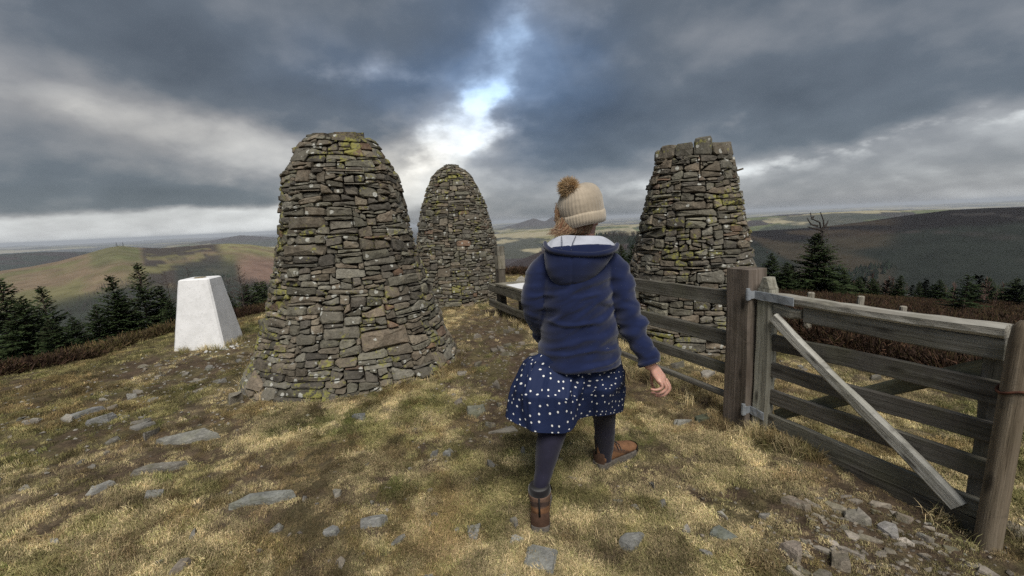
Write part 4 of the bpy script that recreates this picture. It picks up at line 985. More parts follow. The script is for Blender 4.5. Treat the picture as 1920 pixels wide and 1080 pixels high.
# ------------------------------------------------------------------ trees
def conifer_meshes(name, h, seed, width, density=1.0, bare_top=0.0, t0=.06):
    """a young spruce: tapered trunk with leader, whorls of drooping boughs carrying needle sprays"""
    r = np.random.default_rng(seed); tr, cr = MB(), MB()
    lean = r.normal(0, .02, 2); n = 9
    tube_mb(tr, [(lean[0] * z, lean[1] * z, z) for z in np.linspace(-.15, h, n)], [max(.012 * h * (1 - k) + .006, .006) for k in np.linspace(0, 1, n)], 6, (.075, .055, .045))
    z = h * t0; lev = 0
    while z < h * .99:
        k = z / h; nb = int(round((6.5 - 2.5 * k) * density)) ; Lm = width * (1 - k) ** .82 + .05 * h * (1 - k) + .05
        live = k < 1 - bare_top
        for b in range(max(nb, 3)):
            a = r.uniform(0, 6.28); L_ = Lm * r.uniform(.62, 1.15); up = .25 + .55 * k + r.normal(0, .10); dr = .45 * (1 - k)
            d = np.array([math.cos(a), math.sin(a), 0]); p0 = np.array([lean[0] * z, lean[1] * z, z + r.normal(0, .03)])
            P = [p0 + d * L_ * t + UPV * (L_ * (up * t - dr * t * t)) for t in (0, .35, .7, 1.0)]
            if live or r.random() < .6: tube_mb(tr if not live else cr, P, [.012, .009, .006, .003], 3, (.06, .045, .036), False)
            if not live: continue
            ns = max(4, int(L_ / .055)); side = np.array([-d[1], d[0], 0])
            for j in range(ns):
                t = .12 + .88 * (j + r.random()) / ns; q = p0 + d * L_ * t + UPV * (L_ * (up * t - dr * t * t))
                for sg in (-1, 1):
                    ln_ = (.30 * L_ * (1.15 - t) + .07) * r.uniform(.6, 1.2); dd = d * r.uniform(.45, .9) + side * sg * r.uniform(.5, 1) + UPV * r.normal(.0, .18); dd /= np.linalg.norm(dd)
                    wv = np.cross(dd, UPV + r.normal(0, .4, 3)); wv /= np.linalg.norm(wv) + 1e-6; wd = r.uniform(.016, .034)
                    c = np.array([.030, .046, .020]) * r.uniform(.55, 1.5) + np.array([.012, .012, 0]) * (r.random() * t)
                    e = q + dd * ln_; m_ = q + dd * ln_ * .5 + UPV * .01
                    cr.add([q - wv * wd * .4, q + wv * wd * .4, m_ + wv * wd, m_ - wv * wd, e], [(0, 1, 2, 3), (3, 2, 4)], c)
        z += h * r.uniform(.030, .048) / density ** .5; lev += 1
    return tr.mesh('trunk'), cr.mesh('crown')
def bare_tree_meshes(h, seed, col=(.10, .065, .055)):
    r = np.random.default_rng(seed); tr, cr = MB(), MB()
    tube_mb(tr, [(0.02 * z * math.sin(z), .02 * z, z) for z in np.linspace(-.1, h, 8)], [max(.014 * h * (1 - k), .006) for k in np.linspace(0, 1, 8)], 5, col)
    for b in range(70):
        k = r.uniform(.12, .98); z = h * k; a = r.uniform(0, 6.28); L_ = h * .24 * (1 - k) ** .7 * r.uniform(.6, 1.2) + .12; d = np.array([math.cos(a), math.sin(a), r.uniform(.2, .7)])
        p0 = np.array([0.02 * z * math.sin(z), .02 * z, z]); p1 = p0 + d * L_ * .5 + r.normal(0, .02, 3); p2 = p0 + d * L_; tube_mb(cr, [p0, p1, p2], [.010, .007, .003], 3, col, False)
        for _ in range(4):
            q = p0 + d * L_ * r.uniform(.3, .9); e = q + (d + r.normal(0, .5, 3)) * L_ * .35; tube_mb(cr, [q, e], [.006, .002], 3, np.array(col) * 1.2, False)
    return tr.mesh('trunk'), cr.mesh('crown')
TM = {}
def get_tree(kind):
    if kind not in TM:
        if kind[0] == 'bare': TM[kind] = bare_tree_meshes(4.0, kind[1], (.065, .048, .044))
        else: TM[kind] = conifer_meshes('spruce', 3.4, kind[1], *kind[2:])
        TM[kind][0].materials.append(M['bark']); TM[kind][1].materials.append(M['tree'] if kind[0] != 'bare' else M['bark'])
    return TM[kind]
def put_tree(name, top, Y, kind, label, group, wide=1.0, rz=0.0, hmin=1.2):
    """a tree Y metres ahead whose tip reaches the height of the skyline point"""
    p = pt(top[0], top[1], Y); z0 = hz(p[0], p[1]); h0 = 4.0 if kind[0] == 'bare' else 3.4
    h = max(p[2] - z0, hmin); s = h / h0
    t = thing(name, label, 'tree', (p[0], p[1], z0 - .05), group); t.scale = (s * wide, s * wide, s); t.rotation_euler = (0, 0, rz)
    for nm, me in zip(('trunk', 'crown'), get_tree(kind)):
        o = bpy.data.objects.new(nm, me); COL.objects.link(o); o.parent = t
    return t
DEN, MID, THIN = ('con', 3, 1.2, 1.6), ('con', 7, .92, 1.35), ('con', 12, .75, 1.0, .0)
LG = 'spruces growing below the left brow'
for k, (x, y, Y, kd, w, lab) in enumerate([
    (2, 522, 9.5, DEN, 1.15, 'dark spruce cut by the left edge of the frame, with long level boughs'),
    (75, 534, 10.5, MID, 1.0, 'spruce with a bare needle-thin leader, second from the left edge'),
    (30, 560, 9.0, DEN, 1.1, 'low bushy spruce in front of the spruce at the left edge'),
    (140, 592, 9.6, DEN, 1.3, 'rounded low spruce filling the gap between thin-leader spruce and twin spruces'),
    (105, 612, 8.8, DEN, 1.2, 'lowest spruce just above the brown heather at far left'),
    (205, 513, 11.5, MID, 1.05, 'spruce with sparse jagged top, left of the pair before the grassy hill'),
    (257, 491, 12.5, MID, 1.0, 'tallest spruce on the left with a long spiky leader'),
    (296, 536, 12.8, DEN, 1.0, 'spruce crown right against the tallest left spruce'),
    (228, 545, 11.5, DEN, 1.1, 'dense low spruce between the jagged spruce and the tallest one'),
    (320, 560, 12.0, DEN, 1.0, 'dark spruce half hidden behind the white pillar'),
    (175, 570, 11.0, DEN, 1.1, 'spruce bough mass under the jagged spruce'),
    (452, 534, 22, DEN, 1.2, 'yellow-green spruce bush right of the white pillar'),
    (480, 530, 24, DEN, 1.3, 'dark spruce touching the left side of the broad cairn'),
    (500, 527, 27, DEN, 1.2, 'distant dark spruce just beside the broad cairn, highest of its clump'),
    (430, 550, 20, DEN, 1.2, 'small green spruce nearest the white pillar’s right edge')]):
    put_tree('spruce_tree', (x, y), Y, kd, lab, LG, w, 1.3 * k)
for k, (x, y, Y, lab) in enumerate([(444, 494, 19, 'leafless reddish larch right of the white pillar'), (352, 497, 20, 'leafless thin larch tip showing above the white pillar'), (312, 508, 21, 'leafless larch behind the spruce left of the pillar'), (425, 520, 20, 'small leafless larch close to the white pillar')]):
    put_tree('larch_tree', (x, y), Y, ('bare', 5 + k), lab, 'bare larches by the white pillar', .8, k)
# right-hand spruces
RG2 = 'spruces on the moor beyond the gate'
big = None
for k, (x, y, Y, kd, w, lab) in enumerate([
    (1538, 436, 15.0, ('con', 21, 1.25, 1.9), 1.25, 'tall dark spruce with a dead forked antler top, beyond the gate'),
    (1448, 474, 16.0, DEN, 1.2, 'dark rounded spruce just right of the flat-topped cairn'),
    (1488, 494, 15.5, DEN, 1.3, 'dense spruce between the rounded one and the antler-topped one'),
    (1468, 530, 14.0, DEN, 1.3, 'low dark spruce behind the gate’s hinge stile'),
    (1580, 538, 15.5, DEN, 1.3, 'low spruce on the right skirt of the antler-topped one'),
    (1812, 512, 11.5, THIN, 1.9, 'open pale-green spruce with ragged arms, right of the gate’s middle'),
    (1686, 515, 27, DEN, 1.0, 'neat little cone-shaped spruce alone on the moor edge'),
    (1612, 519, 29, DEN, 1.3, 'left one of the two bushy spruces at the moor edge'),
    (1640, 521, 29, DEN, 1.3, 'right one of the two bushy spruces at the moor edge'),
    (1724, 527, 31, MID, 1.0, 'thin little spruce right of the neat cone-shaped one'),
    (1765, 524, 30, DEN, 1.3, 'squat spruce behind the open pale-green one, to its left'),
    (1858, 520, 30, DEN, 1.4, 'squat spruce behind the open pale-green one, to its right'),
    (1900, 521, 28, DEN, 1.6, 'wide low spruce at the right edge of the frame'),
    (1186, 492, 13.0, DEN, 1.0, 'dark spruce peeping out between the woman and the flat-topped cairn'),
    (1168, 505, 13.5, DEN, .9, 'small dark spruce at the woman’s right shoulder')]):
    t = put_tree('spruce_tree', (x, y), Y, kd, lab, RG2, w, 2.1 * k)
    if k == 0: big = t
mb = MB(); q0 = pt(1538, 452, 15.0)
for path in ([(1538, 470), (1540, 440), (1534, 422), (1524, 410), (1521, 398)], [(1539, 440), (1546, 425), (1545, 412), (1540, 400)], [(1534, 424), (1522, 420), (1515, 410)], [(1546, 425), (1552, 412)], [(1537, 432), (1526, 430), (1516, 424)], [(1541, 436), (1550, 432), (1553, 422)], [(1524, 410), (1529, 402)]):
    pp = [pt(a, b, 15.0) for a, b in path]
    pp = [np.array(p) + rng.normal(0, .03, 3) for p in pp]; n = len(pp); tube_mb(mb, pp, [.040 - .026 * i / (n - 1) for i in range(n)], 5, (.045, .038, .034))
s_ = big.scale; o = mb.build('dead_top', M['bark'], None); o.parent = big
o.data.transform(Matrix.LocRotScale(Vector(big.location), big.rotation_euler, big.scale).inverted())
# far pinkish larches and plantation: nobody could count them
def cone_tree(name, seed, spiky=True, tiers=4, w=.32):
    r = np.random.default_rng(seed); mb = MB(); V, Fc = [], []
    for k in range(tiers):
        z0 = k / tiers * .8; z1 = min(1.0, z0 + .46); rr = w * (1 - k / tiers * .8); b = len(V)
        for j in range(6): a = j * 1.047 + r.uniform(-.3, .3); q = rr * r.uniform(.7, 1.15); V.append((q * math.cos(a), q * math.sin(a), z0 + r.uniform(-.03, .05)))
        V.append((0, 0, z1)); Fc += [(b + j, b + (j + 1) % 6, b + 6) for j in range(6)]
    mb.add(V, Fc, (1, 1, 1)); return mb.mesh(name)
def bare_far(name, seed):
    r = np.random.default_rng(seed); mb = MB(); tube_mb(mb, [(0, 0, 0), (0, 0, 1)], [.02, .006], 3)
    for _ in range(16):
        k = r.uniform(.2, .95); a = r.uniform(0, 6.28); q = .22 * (1 - k) + .05; tube_mb(mb, [(0, 0, k), (q * math.cos(a), q * math.sin(a), k + .14)], [.014, .005], 3, (1, 1, 1), False)
    return mb.mesh(name)
def build_forest():
    P, T, I, SC_ = [], [], [], []
    n = 120000; r = np.exp(rng.uniform(math.log(95), math.log(2600), n)); a = rng.uniform(-58, 58, n); x, y = r * np.sin(np.radians(a)), r * np.cos(np.radians(a))
    z, own = h_all(x, y); names = [q[0] for q in RID]
    dens = fbm(x / 140, y / 140, 201, 4)
    iH, iB, iG = names.index('heather'), names.index('brown_spur'), names.index('grassy')
    t = np.where(own >= 0, r / np.array([q[1] for q in RID] + [1.0])[own], 0)
    keep = ((own < 0) & (dens > .40)) | ((own == iG) & (t < .66 + .1 * (dens - .5)) & (dens > .36)) | ((own == iH) & (1 - t + (dens - .5) * .5 > .40)) | ((own == iB) & (a > az_of(1085)) & (dens > .42))
    x, y, z, r, a = x[keep], y[keep], z[keep], r[keep], a[keep]; m_ = len(x)
    grey = (fbm(x / 180, y / 180, 203, 3) + .28 * ss(-a, 5, 30) > .60)
    c = np.where(grey[:, None], np.array([.085, .072, .066]), np.array([.024, .036, .022])) * rng.uniform(.6, 1.4, (m_, 1))
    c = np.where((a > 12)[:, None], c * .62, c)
    hgt = np.where(r < 200, rng.uniform(2.5, 5, m_), rng.uniform(7, 14, m_)); wd = hgt * rng.uniform(.8, 1.4, m_)
    idx = np.where(grey, rng.integers(3, 5, m_), rng.integers(0, 3, m_))
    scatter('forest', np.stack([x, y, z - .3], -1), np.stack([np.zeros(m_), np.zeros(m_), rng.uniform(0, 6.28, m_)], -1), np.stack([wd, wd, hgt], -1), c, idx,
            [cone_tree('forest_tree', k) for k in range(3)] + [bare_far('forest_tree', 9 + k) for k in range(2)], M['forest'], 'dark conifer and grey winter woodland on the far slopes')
    # the pinkish larch belt at the edge of the moor
    n = 90; a = np.radians(rng.uniform(az_of(1585), az_of(1960), n)); r = rng.uniform(36, 62, n); x, y = r * np.sin(a), r * np.cos(a)
    c = np.array([.105, .070, .058]) * rng.uniform(.6, 1.3, (n, 1)); c[rng.random(n) < .4] = np.array([.03, .045, .025])
    hh = rng.uniform(1.0, 2.0, n)
    scatter('larch_belt', np.stack([x, y, h_near(x, y)], -1), np.stack([np.zeros(n), np.zeros(n), rng.uniform(0, 6.28, n)], -1), np.stack([hh * .9, hh * .9, hh], -1), c, np.where(c[:, 0] > .06, rng.integers(3, 5, n), rng.integers(0, 3, n)), [conifer_meshes('belt', 1.0, 31 + k, .36, .55)[1] for k in range(3)] + [bare_far('belt_tree', 40 + k) for k in range(2)], M['forest'], 'belt of reddish leafless larches at the moor edge')
build_forest()
# two lattice masts on the grassy hill
for k, (x, lab) in enumerate(((219, 'left one of two tiny masts on the grassy hilltop'), (231, 'right one of two tiny masts on the grassy hilltop'))):
    p = pt(x, 462, 2300 * math.cos(math.radians(azel_px(x, 462)[0]))); zz, _ = h_all(np.array([p[0]]), np.array([p[1]])); z0 = float(zz[0]); H = 13.0
    t = thing('radio_mast', lab, 'mast', (p[0], p[1], z0), 'masts on the grassy hilltop'); mb = MB()
    for sx, sy in ((1, 1), (1, -1), (-1, 1), (-1, -1)): tube_mb(mb, [(p[0] + 2 * sx, p[1] + 2 * sy, z0 - 2), (p[0] + .4 * sx, p[1] + .4 * sy, z0 + H)], [.45, .3], 4, (.08, .08, .085))
    for q in np.linspace(.1, .9, 5):
        e = 2 - 1.6 * q; tube_mb(mb, [(p[0] - e, p[1] - e, z0 + H * q), (p[0] + e, p[1] + e, z0 + H * (q + .08))], [.2, .2], 3, (.08, .08, .085))
    mb.build('lattice', M['iron'], t); mb = MB(); tube_mb(mb, [(p[0], p[1], z0 + H), (p[0], p[1], z0 + H + 4)], [.3, .2], 4, (.08, .08, .085)); mb.build('aerial', M['iron'], t)

# ------------------------------------------------------------------ the walker
PO = (0.31, 2.2, hz(.31, 2.2))
def loft(mb, rings, n=28, col=(1, 1, 1), cap=True):
    """rings: (centre, half-axis vector a, half-axis vector b)"""
    V = []
    for c, a, b in rings:
        c, a, b = np.array(c, float), np.array(a, float), np.array(b, float)
        V += [c + a * math.cos(q) + b * math.sin(q) for q in [2 * math.pi * k / n for k in range(n)]]
    m_ = len(rings); Fc = [(i * n + j, i * n + (j + 1) % n, (i + 1) * n + (j + 1) % n, (i + 1) * n + j) for i in range(m_ - 1) for j in range(n)]
    if cap: Fc += [tuple(range(n - 1, -1, -1)), tuple(range((m_ - 1) * n, m_ * n))]
    mb.add(V, Fc, col)
def smooth_path(P, R, k=5):
    """Catmull-Rom through points with radii"""
    P = [np.array(p, float) for p in P]; out, rad = [], []
    for i in range(len(P) - 1):
        a, b, c, d = P[max(i - 1, 0)], P[i], P[i + 1], P[min(i + 2, len(P) - 1)]
        for j in range(k):
            t = j / k; out.append(.5 * (2 * b + (c - a) * t + (2 * a - 5 * b + 4 * c - d) * t * t + (3 * b - a - 3 * c + d) * t ** 3)); rad.append(R[i] * (1 - t) + R[i + 1] * t)
    out.append(P[-1]); rad.append(R[-1]); return out, rad
def ball(mb, c, ax, n=16, rows=10, col=(1, 1, 1)):
    """ellipsoid; ax = three half-axis vectors"""
    c = np.array(c, float); A = [np.array(q, float) for q in ax]
    rings = []
    for i in range(1, rows):
        f = math.pi * i / rows; rings.append((c - A[2] * math.cos(f), A[0] * math.sin(f), A[1] * math.sin(f)))
    loft(mb, rings, n, col)
def union(mb, voxel, smooth=4):
    me = mb.mesh('tmp'); o = bpy.data.objects.new('tmp', me); COL.objects.link(o)
    md = o.modifiers.new('r', 'REMESH'); md.mode = 'VOXEL'; md.voxel_size = voxel
    if smooth: sm = o.modifiers.new('s', 'SMOOTH'); sm.iterations = smooth; sm.factor = .5
    dg = bpy.context.evaluated_depsgraph_get(); ev = o.evaluated_get(dg); out = bpy.data.meshes.new_from_object(ev)
    bpy.data.objects.remove(o); bpy.data.meshes.remove(me)
    return out
def fix_mesh(me, name, mat, parent, col=(1, 1, 1), disp=None, colf=None):
    n = len(me.vertices); v = np.zeros(n * 3, np.float32); me.vertices.foreach_get('co', v); v = v.reshape(-1, 3).astype(float)
    if disp is not None:
        nn = np.zeros(n * 3, np.float32); me.vertices.foreach_get('normal', nn); v = v + nn.reshape(-1, 3) * disp(v)[:, None]
    c4 = np.ones((n, 4), np.float32); c4[:, :3] = col if colf is None else colf(v)
    for a in list(me.color_attributes): me.color_attributes.remove(a)
    a = me.color_attributes.new('tone', 'FLOAT_COLOR', 'POINT'); a.data.foreach_set('color', c4.ravel())
    me.vertices.foreach_set('co', (v - np.array(PO)).astype(np.float32).ravel()); me.polygons.foreach_set('use_smooth', [True] * len(me.polygons)); me.materials.clear(); me.materials.append(mat); me.update()
    o = bpy.data.objects.new(name, me); COL.objects.link(o); me.name = name
    if parent is not None: o.parent = parent
    else: o.location = PO
    o['org'] = [float(q) for q in PO]
    return o
def cloth_mat(name, scale=400, sheen=.3, rough=.95, amp=.18):
    m, g = mat_new(name); c = g.attr('tone'); p = posn(g); n = g.noise(p, scale, 3, .6); n2 = g.noise(p, 12, 4, .6)
    c = g.mix(1.0, c, g.ramp(n2, [(.3, (1 - amp,) * 3), (.7, (1 + amp,) * 3)]), 'MULTIPLY')
    return finish(g, m, c, rough, n, .35, .0015, .08, sheen)
FL = cloth_mat('fleece'); KN = cloth_mat('knit', 260, .5); LEG = cloth_mat('jersey', 700, .15, .8)
def skin_mat():
    m, g = mat_new('skin'); c = g.attr('tone'); p = posn(g); n = g.noise(p, 60, 4, .6); c = g.mix(1.0, c, g.ramp(n, [(.3, (.9, .84, .82)), (.7, (1.08, 1.05, 1.05))]), 'MULTIPLY')
    b = g.node('ShaderNodeBsdfPrincipled'); g.put(b.inputs['Base Color'], c); b.inputs['Roughness'].default_value = .5; b.inputs['Subsurface Weight'].default_value = .15; b.inputs['Subsurface Radius'].default_value = (.01, .004, .002)
    o = g.node('ShaderNodeOutputMaterial'); g.nt.links.new(b.outputs[0], o.inputs[0]); return m
SKIN = skin_mat()
X_ = np.array([1.0, 0, 0]); Y_ = np.array([0, 1.0, 0])
TORSO = [(1087, 681, 80, 2.20, .172), (1087, 664, 79, 2.20, .168), (1086, 645, 75, 2.20, .153), (1085, 610, 71, 2.20, .15), (1081, 565, 68, 2.20, .148), (1078, 525, 69, 2.21, .145), (1079, 498, 74, 2.22, .135), (1082, 480, 70, 2.235, .115), (1086, 465, 52, 2.25, .09), (1090, 450, 32, 2.265, .07)]
def torso_rings(k=1.0, d=0.0): return [(pt(x, y, Y), X_ * (hw / F_PX * Y * k + d), Y_ * (b * k + d)) for (x, y, hw, Y, b) in TORSO]
ARM_R = [(1128, 494, 2.225, .085), (1152, 512, 2.215, .082), (1165, 550, 2.19, .068), (1179, 590, 2.15, .063), (1194, 628, 2.11, .057), (1209, 660, 2.08, .052), (1217, 680, 2.06, .051)]
ARM_L = [(1034, 500, 2.225, .085), (1016, 515, 2.215, .080), (1006, 550, 2.20, .066), (1003, 580, 2.20, .062), (1010, 604, 2.28, .056), (1017, 622, 2.38, .050), (1020, 630, 2.43, .048)]
def limb(mb, tab, k=1.0, d=0.0, n=20, ext=None):
    P = [pt(*q[:3]) for q in tab]; R = [q[3] * k + d for q in tab]
    if ext: P, R = P + [pt(*q[:3]) for q in ext], R + [q[3] for q in ext]
    P, R = smooth_path(P, R, 4); tube_mb(mb, P, R, n)
LEG_L = [(1058, 715, 2.19, .098), (1048, 765, 2.14, .088), (1039, 802, 2.10, .070), (1030, 830, 2.07, .068), (1024, 858, 2.05, .058), (1019, 886, 2.03, .046), (1014, 912, 2.00, .040), (1013, 942, 1.98, .042)]
LEG_R = [(1120, 715, 2.24, .098), (1130, 755, 2.33, .078), (1133, 783, 2.40, .067), (1134, 810, 2.43, .061), (1135, 832, 2.45, .052), (1134, 850, 2.47, .046), (1133, 862, 2.48, .046)]
# --- body: one continuous surface
b = MB(); loft(b, torso_rings(.84), 28)
limb(b, ARM_R, .70, ext=[(1222, 690, 2.055, .024)]); limb(b, ARM_L, .70, ext=[(1016, 627, 2.42, .024)])
limb(b, LEG_L, .86); limb(b, LEG_R, .86)
HC = pt(1091, 407, 2.315); hr = np.array([.93, -.36, .0]); hf = np.array([.36, .93, -.05]); hu = np.array([-.08, .03, 1.0])
ball(b, HC, (hr * .075, hf * .093, hu * .112)); ball(b, HC + hf * .03 - hu * .055, (hr * .058, hf * .062, hu * .055))
ball(b, HC + hf * .098 - hu * .025, (hr * .013, hf * .02, hu * .022), 10, 6)                      # nose
ball(b, HC + hf * .082 - hu * .062, (hr * .024, hf * .012, hu * .010), 10, 6)                     # mouth
for s in (-1, 1): ball(b, HC + hr * .077 * s - hu * .018 - hf * .005, (hr * .010, hf * .020, hu * .032), 10, 6)   # ears
P, Rr = smooth_path([pt(1090, 470, 2.25), pt(1094, 445, 2.27), pt(1098, 420, 2.30)], [.062, .056, .056], 4); tube_mb(b, P, Rr, 18)
# right hand
Wp, Kp = pt(1221, 684, 2.06), pt(1241, 712, 2.05); ax = (Kp - Wp) / np.linalg.norm(Kp - Wp); wd_ = np.array([.55, .70, .35]); wd_ -= ax * wd_.dot(ax); wd_ /= np.linalg.norm(wd_); th_ = np.cross(ax, wd_)
loft(b, [(Wp - ax * .02, wd_ * .026, th_ * .022), (Wp + ax * .015, wd_ * .029, th_ * .021), (Wp + ax * .045, wd_ * .038, th_ * .019), (Kp - ax * .005, wd_ * .041, th_ * .017), (Kp + ax * .012, wd_ * .036, th_ * .012)], 18)
FING = [[(1236, 714, 2.020, .0092), (1242, 725, 2.018, .0086), (1232, 731, 2.02, .0076), (1221, 730, 2.03, .0064)],
        [(1241, 713, 2.040, .0098), (1249, 728, 2.038, .0090), (1237, 737, 2.04, .0080), (1222, 736, 2.05, .0068)],
        [(1245, 712, 2.062, .0100), (1254, 729, 2.060, .0092), (1244, 741, 2.062, .0082), (1230, 742, 2.07, .0070)],
        [(1248, 710, 2.085, .0098), (1256, 727, 2.088, .0090), (1248, 739, 2.09, .0080), (1237, 743, 2.095, .0068)],
        [(1226, 695, 2.080, .0125), (1222, 709, 2.100, .0108), (1222, 720, 2.105, .0092), (1227, 729, 2.10, .0074)]]
for f in FING:
    P, Rr = smooth_path([pt(*q[:3]) for q in f], [q[3] for q in f], 4); tube_mb(b, P, Rr, 10); ball(b, P[-1], (X_ * Rr[-1], Y_ * Rr[-1], UPV * Rr[-1]), 8, 6)
# left hand, swung forward past the hip
Wl, Kl = pt(1016, 626, 2.42), pt(1013, 650, 2.47); axl = (Kl - Wl) / np.linalg.norm(Kl - Wl); wl = np.cross(axl, X_); wl /= np.linalg.norm(wl); tl_ = np.cross(axl, wl)
loft(b, [(Wl - axl * .02, wl * .026, tl_ * .022), (Wl + axl * .03, wl * .036, tl_ * .019), (Kl, wl * .040, tl_ * .016), (Kl + axl * .01, wl * .034, tl_ * .012)], 16)
for k in range(4):
    q = Kl + wl * (-.030 + .020 * k); P, Rr = smooth_path([q, q + axl * .032, q + axl * .05 + X_ * .016, q + axl * .052 + X_ * .032], [.0095, .009, .008, .0065], 4); tube_mb(b, P, Rr, 8)
q = Wl + wl * .03 + axl * .02; P, Rr = smooth_path([q, q + wl * .022 + axl * .025, q + wl * .028 + axl * .05], [.012, .0105, .008], 4); tube_mb(b, P, Rr, 8)
# feet
_fl = pt(1012, 935, 1.965); _fr = pt(1133, 858, 2.478); _fdl = np.array([.10, .995, 0]); _fdr = np.array([.84, .54, 0])
FOOT_L = (_fl - _fdl * .050, _fdl); FOOT_R = (_fr - _fdr * .050, _fdr)
for (h0, fd) in (FOOT_L, FOOT_R):
    fd = fd / np.linalg.norm(fd); z0 = hz(h0[0], h0[1]); c = np.array([h0[0], h0[1], z0])
    P, Rr = smooth_path([c + fd * .04 + UPV * .11, c + fd * .08 + UPV * .06, c + fd * .15 + UPV * .045, c + fd * .21 + UPV * .035], [.038, .034, .033, .026], 4); tube_mb(b, P, Rr, 14)
def face_col(v):
    c = np.tile(np.array([.56, .33, .26]), (len(v), 1)); d = v - HC
    lip = np.linalg.norm(v - (HC + hf * .085 - hu * .062), axis=1) < .02; c[lip] = (.45, .17, .15)
    for f in FING:
        tip = pt(*f[-1][:3]); k = np.clip(1 - np.linalg.norm(v - tip, axis=1) / .03, 0, 1)[:, None]; c = c * (1 - .35 * k) + np.array([.58, .25, .20]) * .35 * k
    return c
person = fix_mesh(union(b, .0045, 3), 'person', SKIN, None, colf=face_col)
tag(person, 'woman walking away in navy hoodie, polka-dot skirt, bobble hat and brown boots', 'person')
def piece(mb, name, mat, parent, smooth=True):
    ob = bpy.data.objects.new(name, mb.mesh(name, PO, smooth)); COL.objects.link(ob); ob.data.materials.append(mat); ob.parent = parent; return ob
for s in (-1, 1):
    mb = MB(); ball(mb, HC + hf * .083 + hr * .030 * s + hu * .004, (hr * .011, hf * .011, hu * .011), 10, 8, (.6, .6, .6)); piece(mb, 'eye', SKIN, person)
# --- hoodie
NAVY = (.0115, .018, .057)
b = MB(); loft(b, torso_rings(1.0), 36); limb(b, ARM_R, 1.0, 0, 24); limb(b, ARM_L, 1.0, 0, 24)
def folds(v):
    x, y, z = v.T
    d = .011 * (fbm(x * 5 + z * 2.0, z * 17 - x * 3, 301, 3) - .5)
    d += .016 * ss(.5 - np.abs(z - 1.05), .15, .4) * (fbm(x * 3, z * 24 + 2.0 * np.sin(x * 9), 302, 3) - .5)
    arm = ss(x, .52, .60)
    d += arm * .007 * np.sin((z * 1.0 - x * .45) * 62 + 3 * fbm(x * 8, z * 8, 303, 2)) * fbm(x * 6, z * 6, 304, 2)
    rg = 1 - np.abs(2 * fbm(x * 4.2 + z * 1.5, z * 13 - x * 2.5, 305, 2) - 1)
    d += .012 * (ss(rg, .72, .98)) * ss(.34 - np.abs(z - 1.02), .0, .2)
    d += .010 * np.exp(-((z - .835) / .016) ** 2) * -.5          # seam above the hem band
    return d
hood = fix_mesh(union(b, .0075, 5), 'hoodie', FL, person, NAVY, folds)
b = MB(); rr = [(1088, 466, 68, 2.150, .095), (1085, 482, 66, 2.125, .088), (1080, 502, 57, 2.105, .078), (1075, 520, 44, 2.095, .064), (1072, 533, 30, 2.095, .050), (1071, 543, 14, 2.105, .028)]
loft(b, [(pt(x, y, Y), X_ * hw / F_PX * Y, Y_ * d + UPV * -.3 * d) for (x, y, hw, Y, d) in rr], 32)
hb = fix_mesh(union(b, .007, 6), 'hood', FL, hood, NAVY, lambda v: .006 * (fbm(v[:, 0] * 6, v[:, 2] * 14, 310, 3) - .5) - .004 * np.exp(-((v[:, 0] - pt(1072, 500, 2.05)[0]) / .006) ** 2))
RIM = [(1022, 456, 2.21), (1024, 463, 2.14), (1035, 470, 2.075), (1060, 475, 2.045), (1088, 477, 2.036), (1116, 477, 2.040), (1140, 473, 2.065), (1153, 467, 2.12), (1157, 459, 2.20)]
P, Rr = smooth_path([pt(*q) for q in RIM], [.012, .013, .013, .013, .013, .013, .014, .014, .013], 5); mb = MB(); tube_mb(mb, P, Rr, 10, np.array(NAVY) * .8); piece(mb, 'hood_rim', FL, hb)
NECK = [(1027, 455, 2.22), (1036, 448, 2.215), (1048, 443, 2.20), (1064, 441, 2.19), (1086, 442, 2.185), (1108, 442, 2.19), (1128, 443, 2.205), (1143, 450, 2.22), (1153, 458, 2.23)]
P0, _ = smooth_path([pt(*q) for q in RIM], [0] * 9, 5); P1, _ = smooth_path([pt(*q) for q in NECK], [0] * 9, 5)
mb = MB(); V = []; n = len(P0); rows = 9
for i in range(rows):
    t = i / (rows - 1)
    for j in range(n):
        sag = math.sin(math.pi * t) * .012; w_ = .003 * math.sin(j * .9 + 2 * t) * math.sin(math.pi * t)
        V.append(P0[j] * (1 - t) + P1[j] * t - UPV * sag + UPV * w_)
mb.add(V, [(i * n + j, i * n + j + 1, (i + 1) * n + j + 1, (i + 1) * n + j) for i in range(rows - 1) for j in range(n - 1)], (.42, .44, .50)); li = piece(mb, 'hood_lining', FL, hb)
mb = MB()
for path in ([(1053, 444, 2.185), (1054, 456, 2.12), (1053, 469, 2.055)], [(1080, 443, 2.175), (1074, 456, 2.11), (1071, 471, 2.045)]): tube_mb(mb, [pt(*q) + UPV * .003 for q in path], .0022, 5, (.05, .06, .10))
piece(mb, 'drawcord', FL, hb)
mb = MB(); pth = [pt(1118 + k * 2.6, 657 - k * .35 + 2.2 * math.sin(k * 2.1), 2.0495 + .002 * k) for k in range(10)]; tube_mb(mb, pth, .0016, 4, (.11, .12, .18)); piece(mb, 'embroidered_mark', FL, hood)
b = MB(); P = [pt(*q[:3]) for q in ARM_R[-2:]]; d_ = P[1] - P[0]; d_ /= np.linalg.norm(d_); tube_mb(b, [P[1] - d_ * .012, P[1] - d_ * .0, P[1] + d_ * .010], [.0555, .0565, .054], 24, np.array(NAVY) * .9); piece(b, 'cuff', FL, hood)
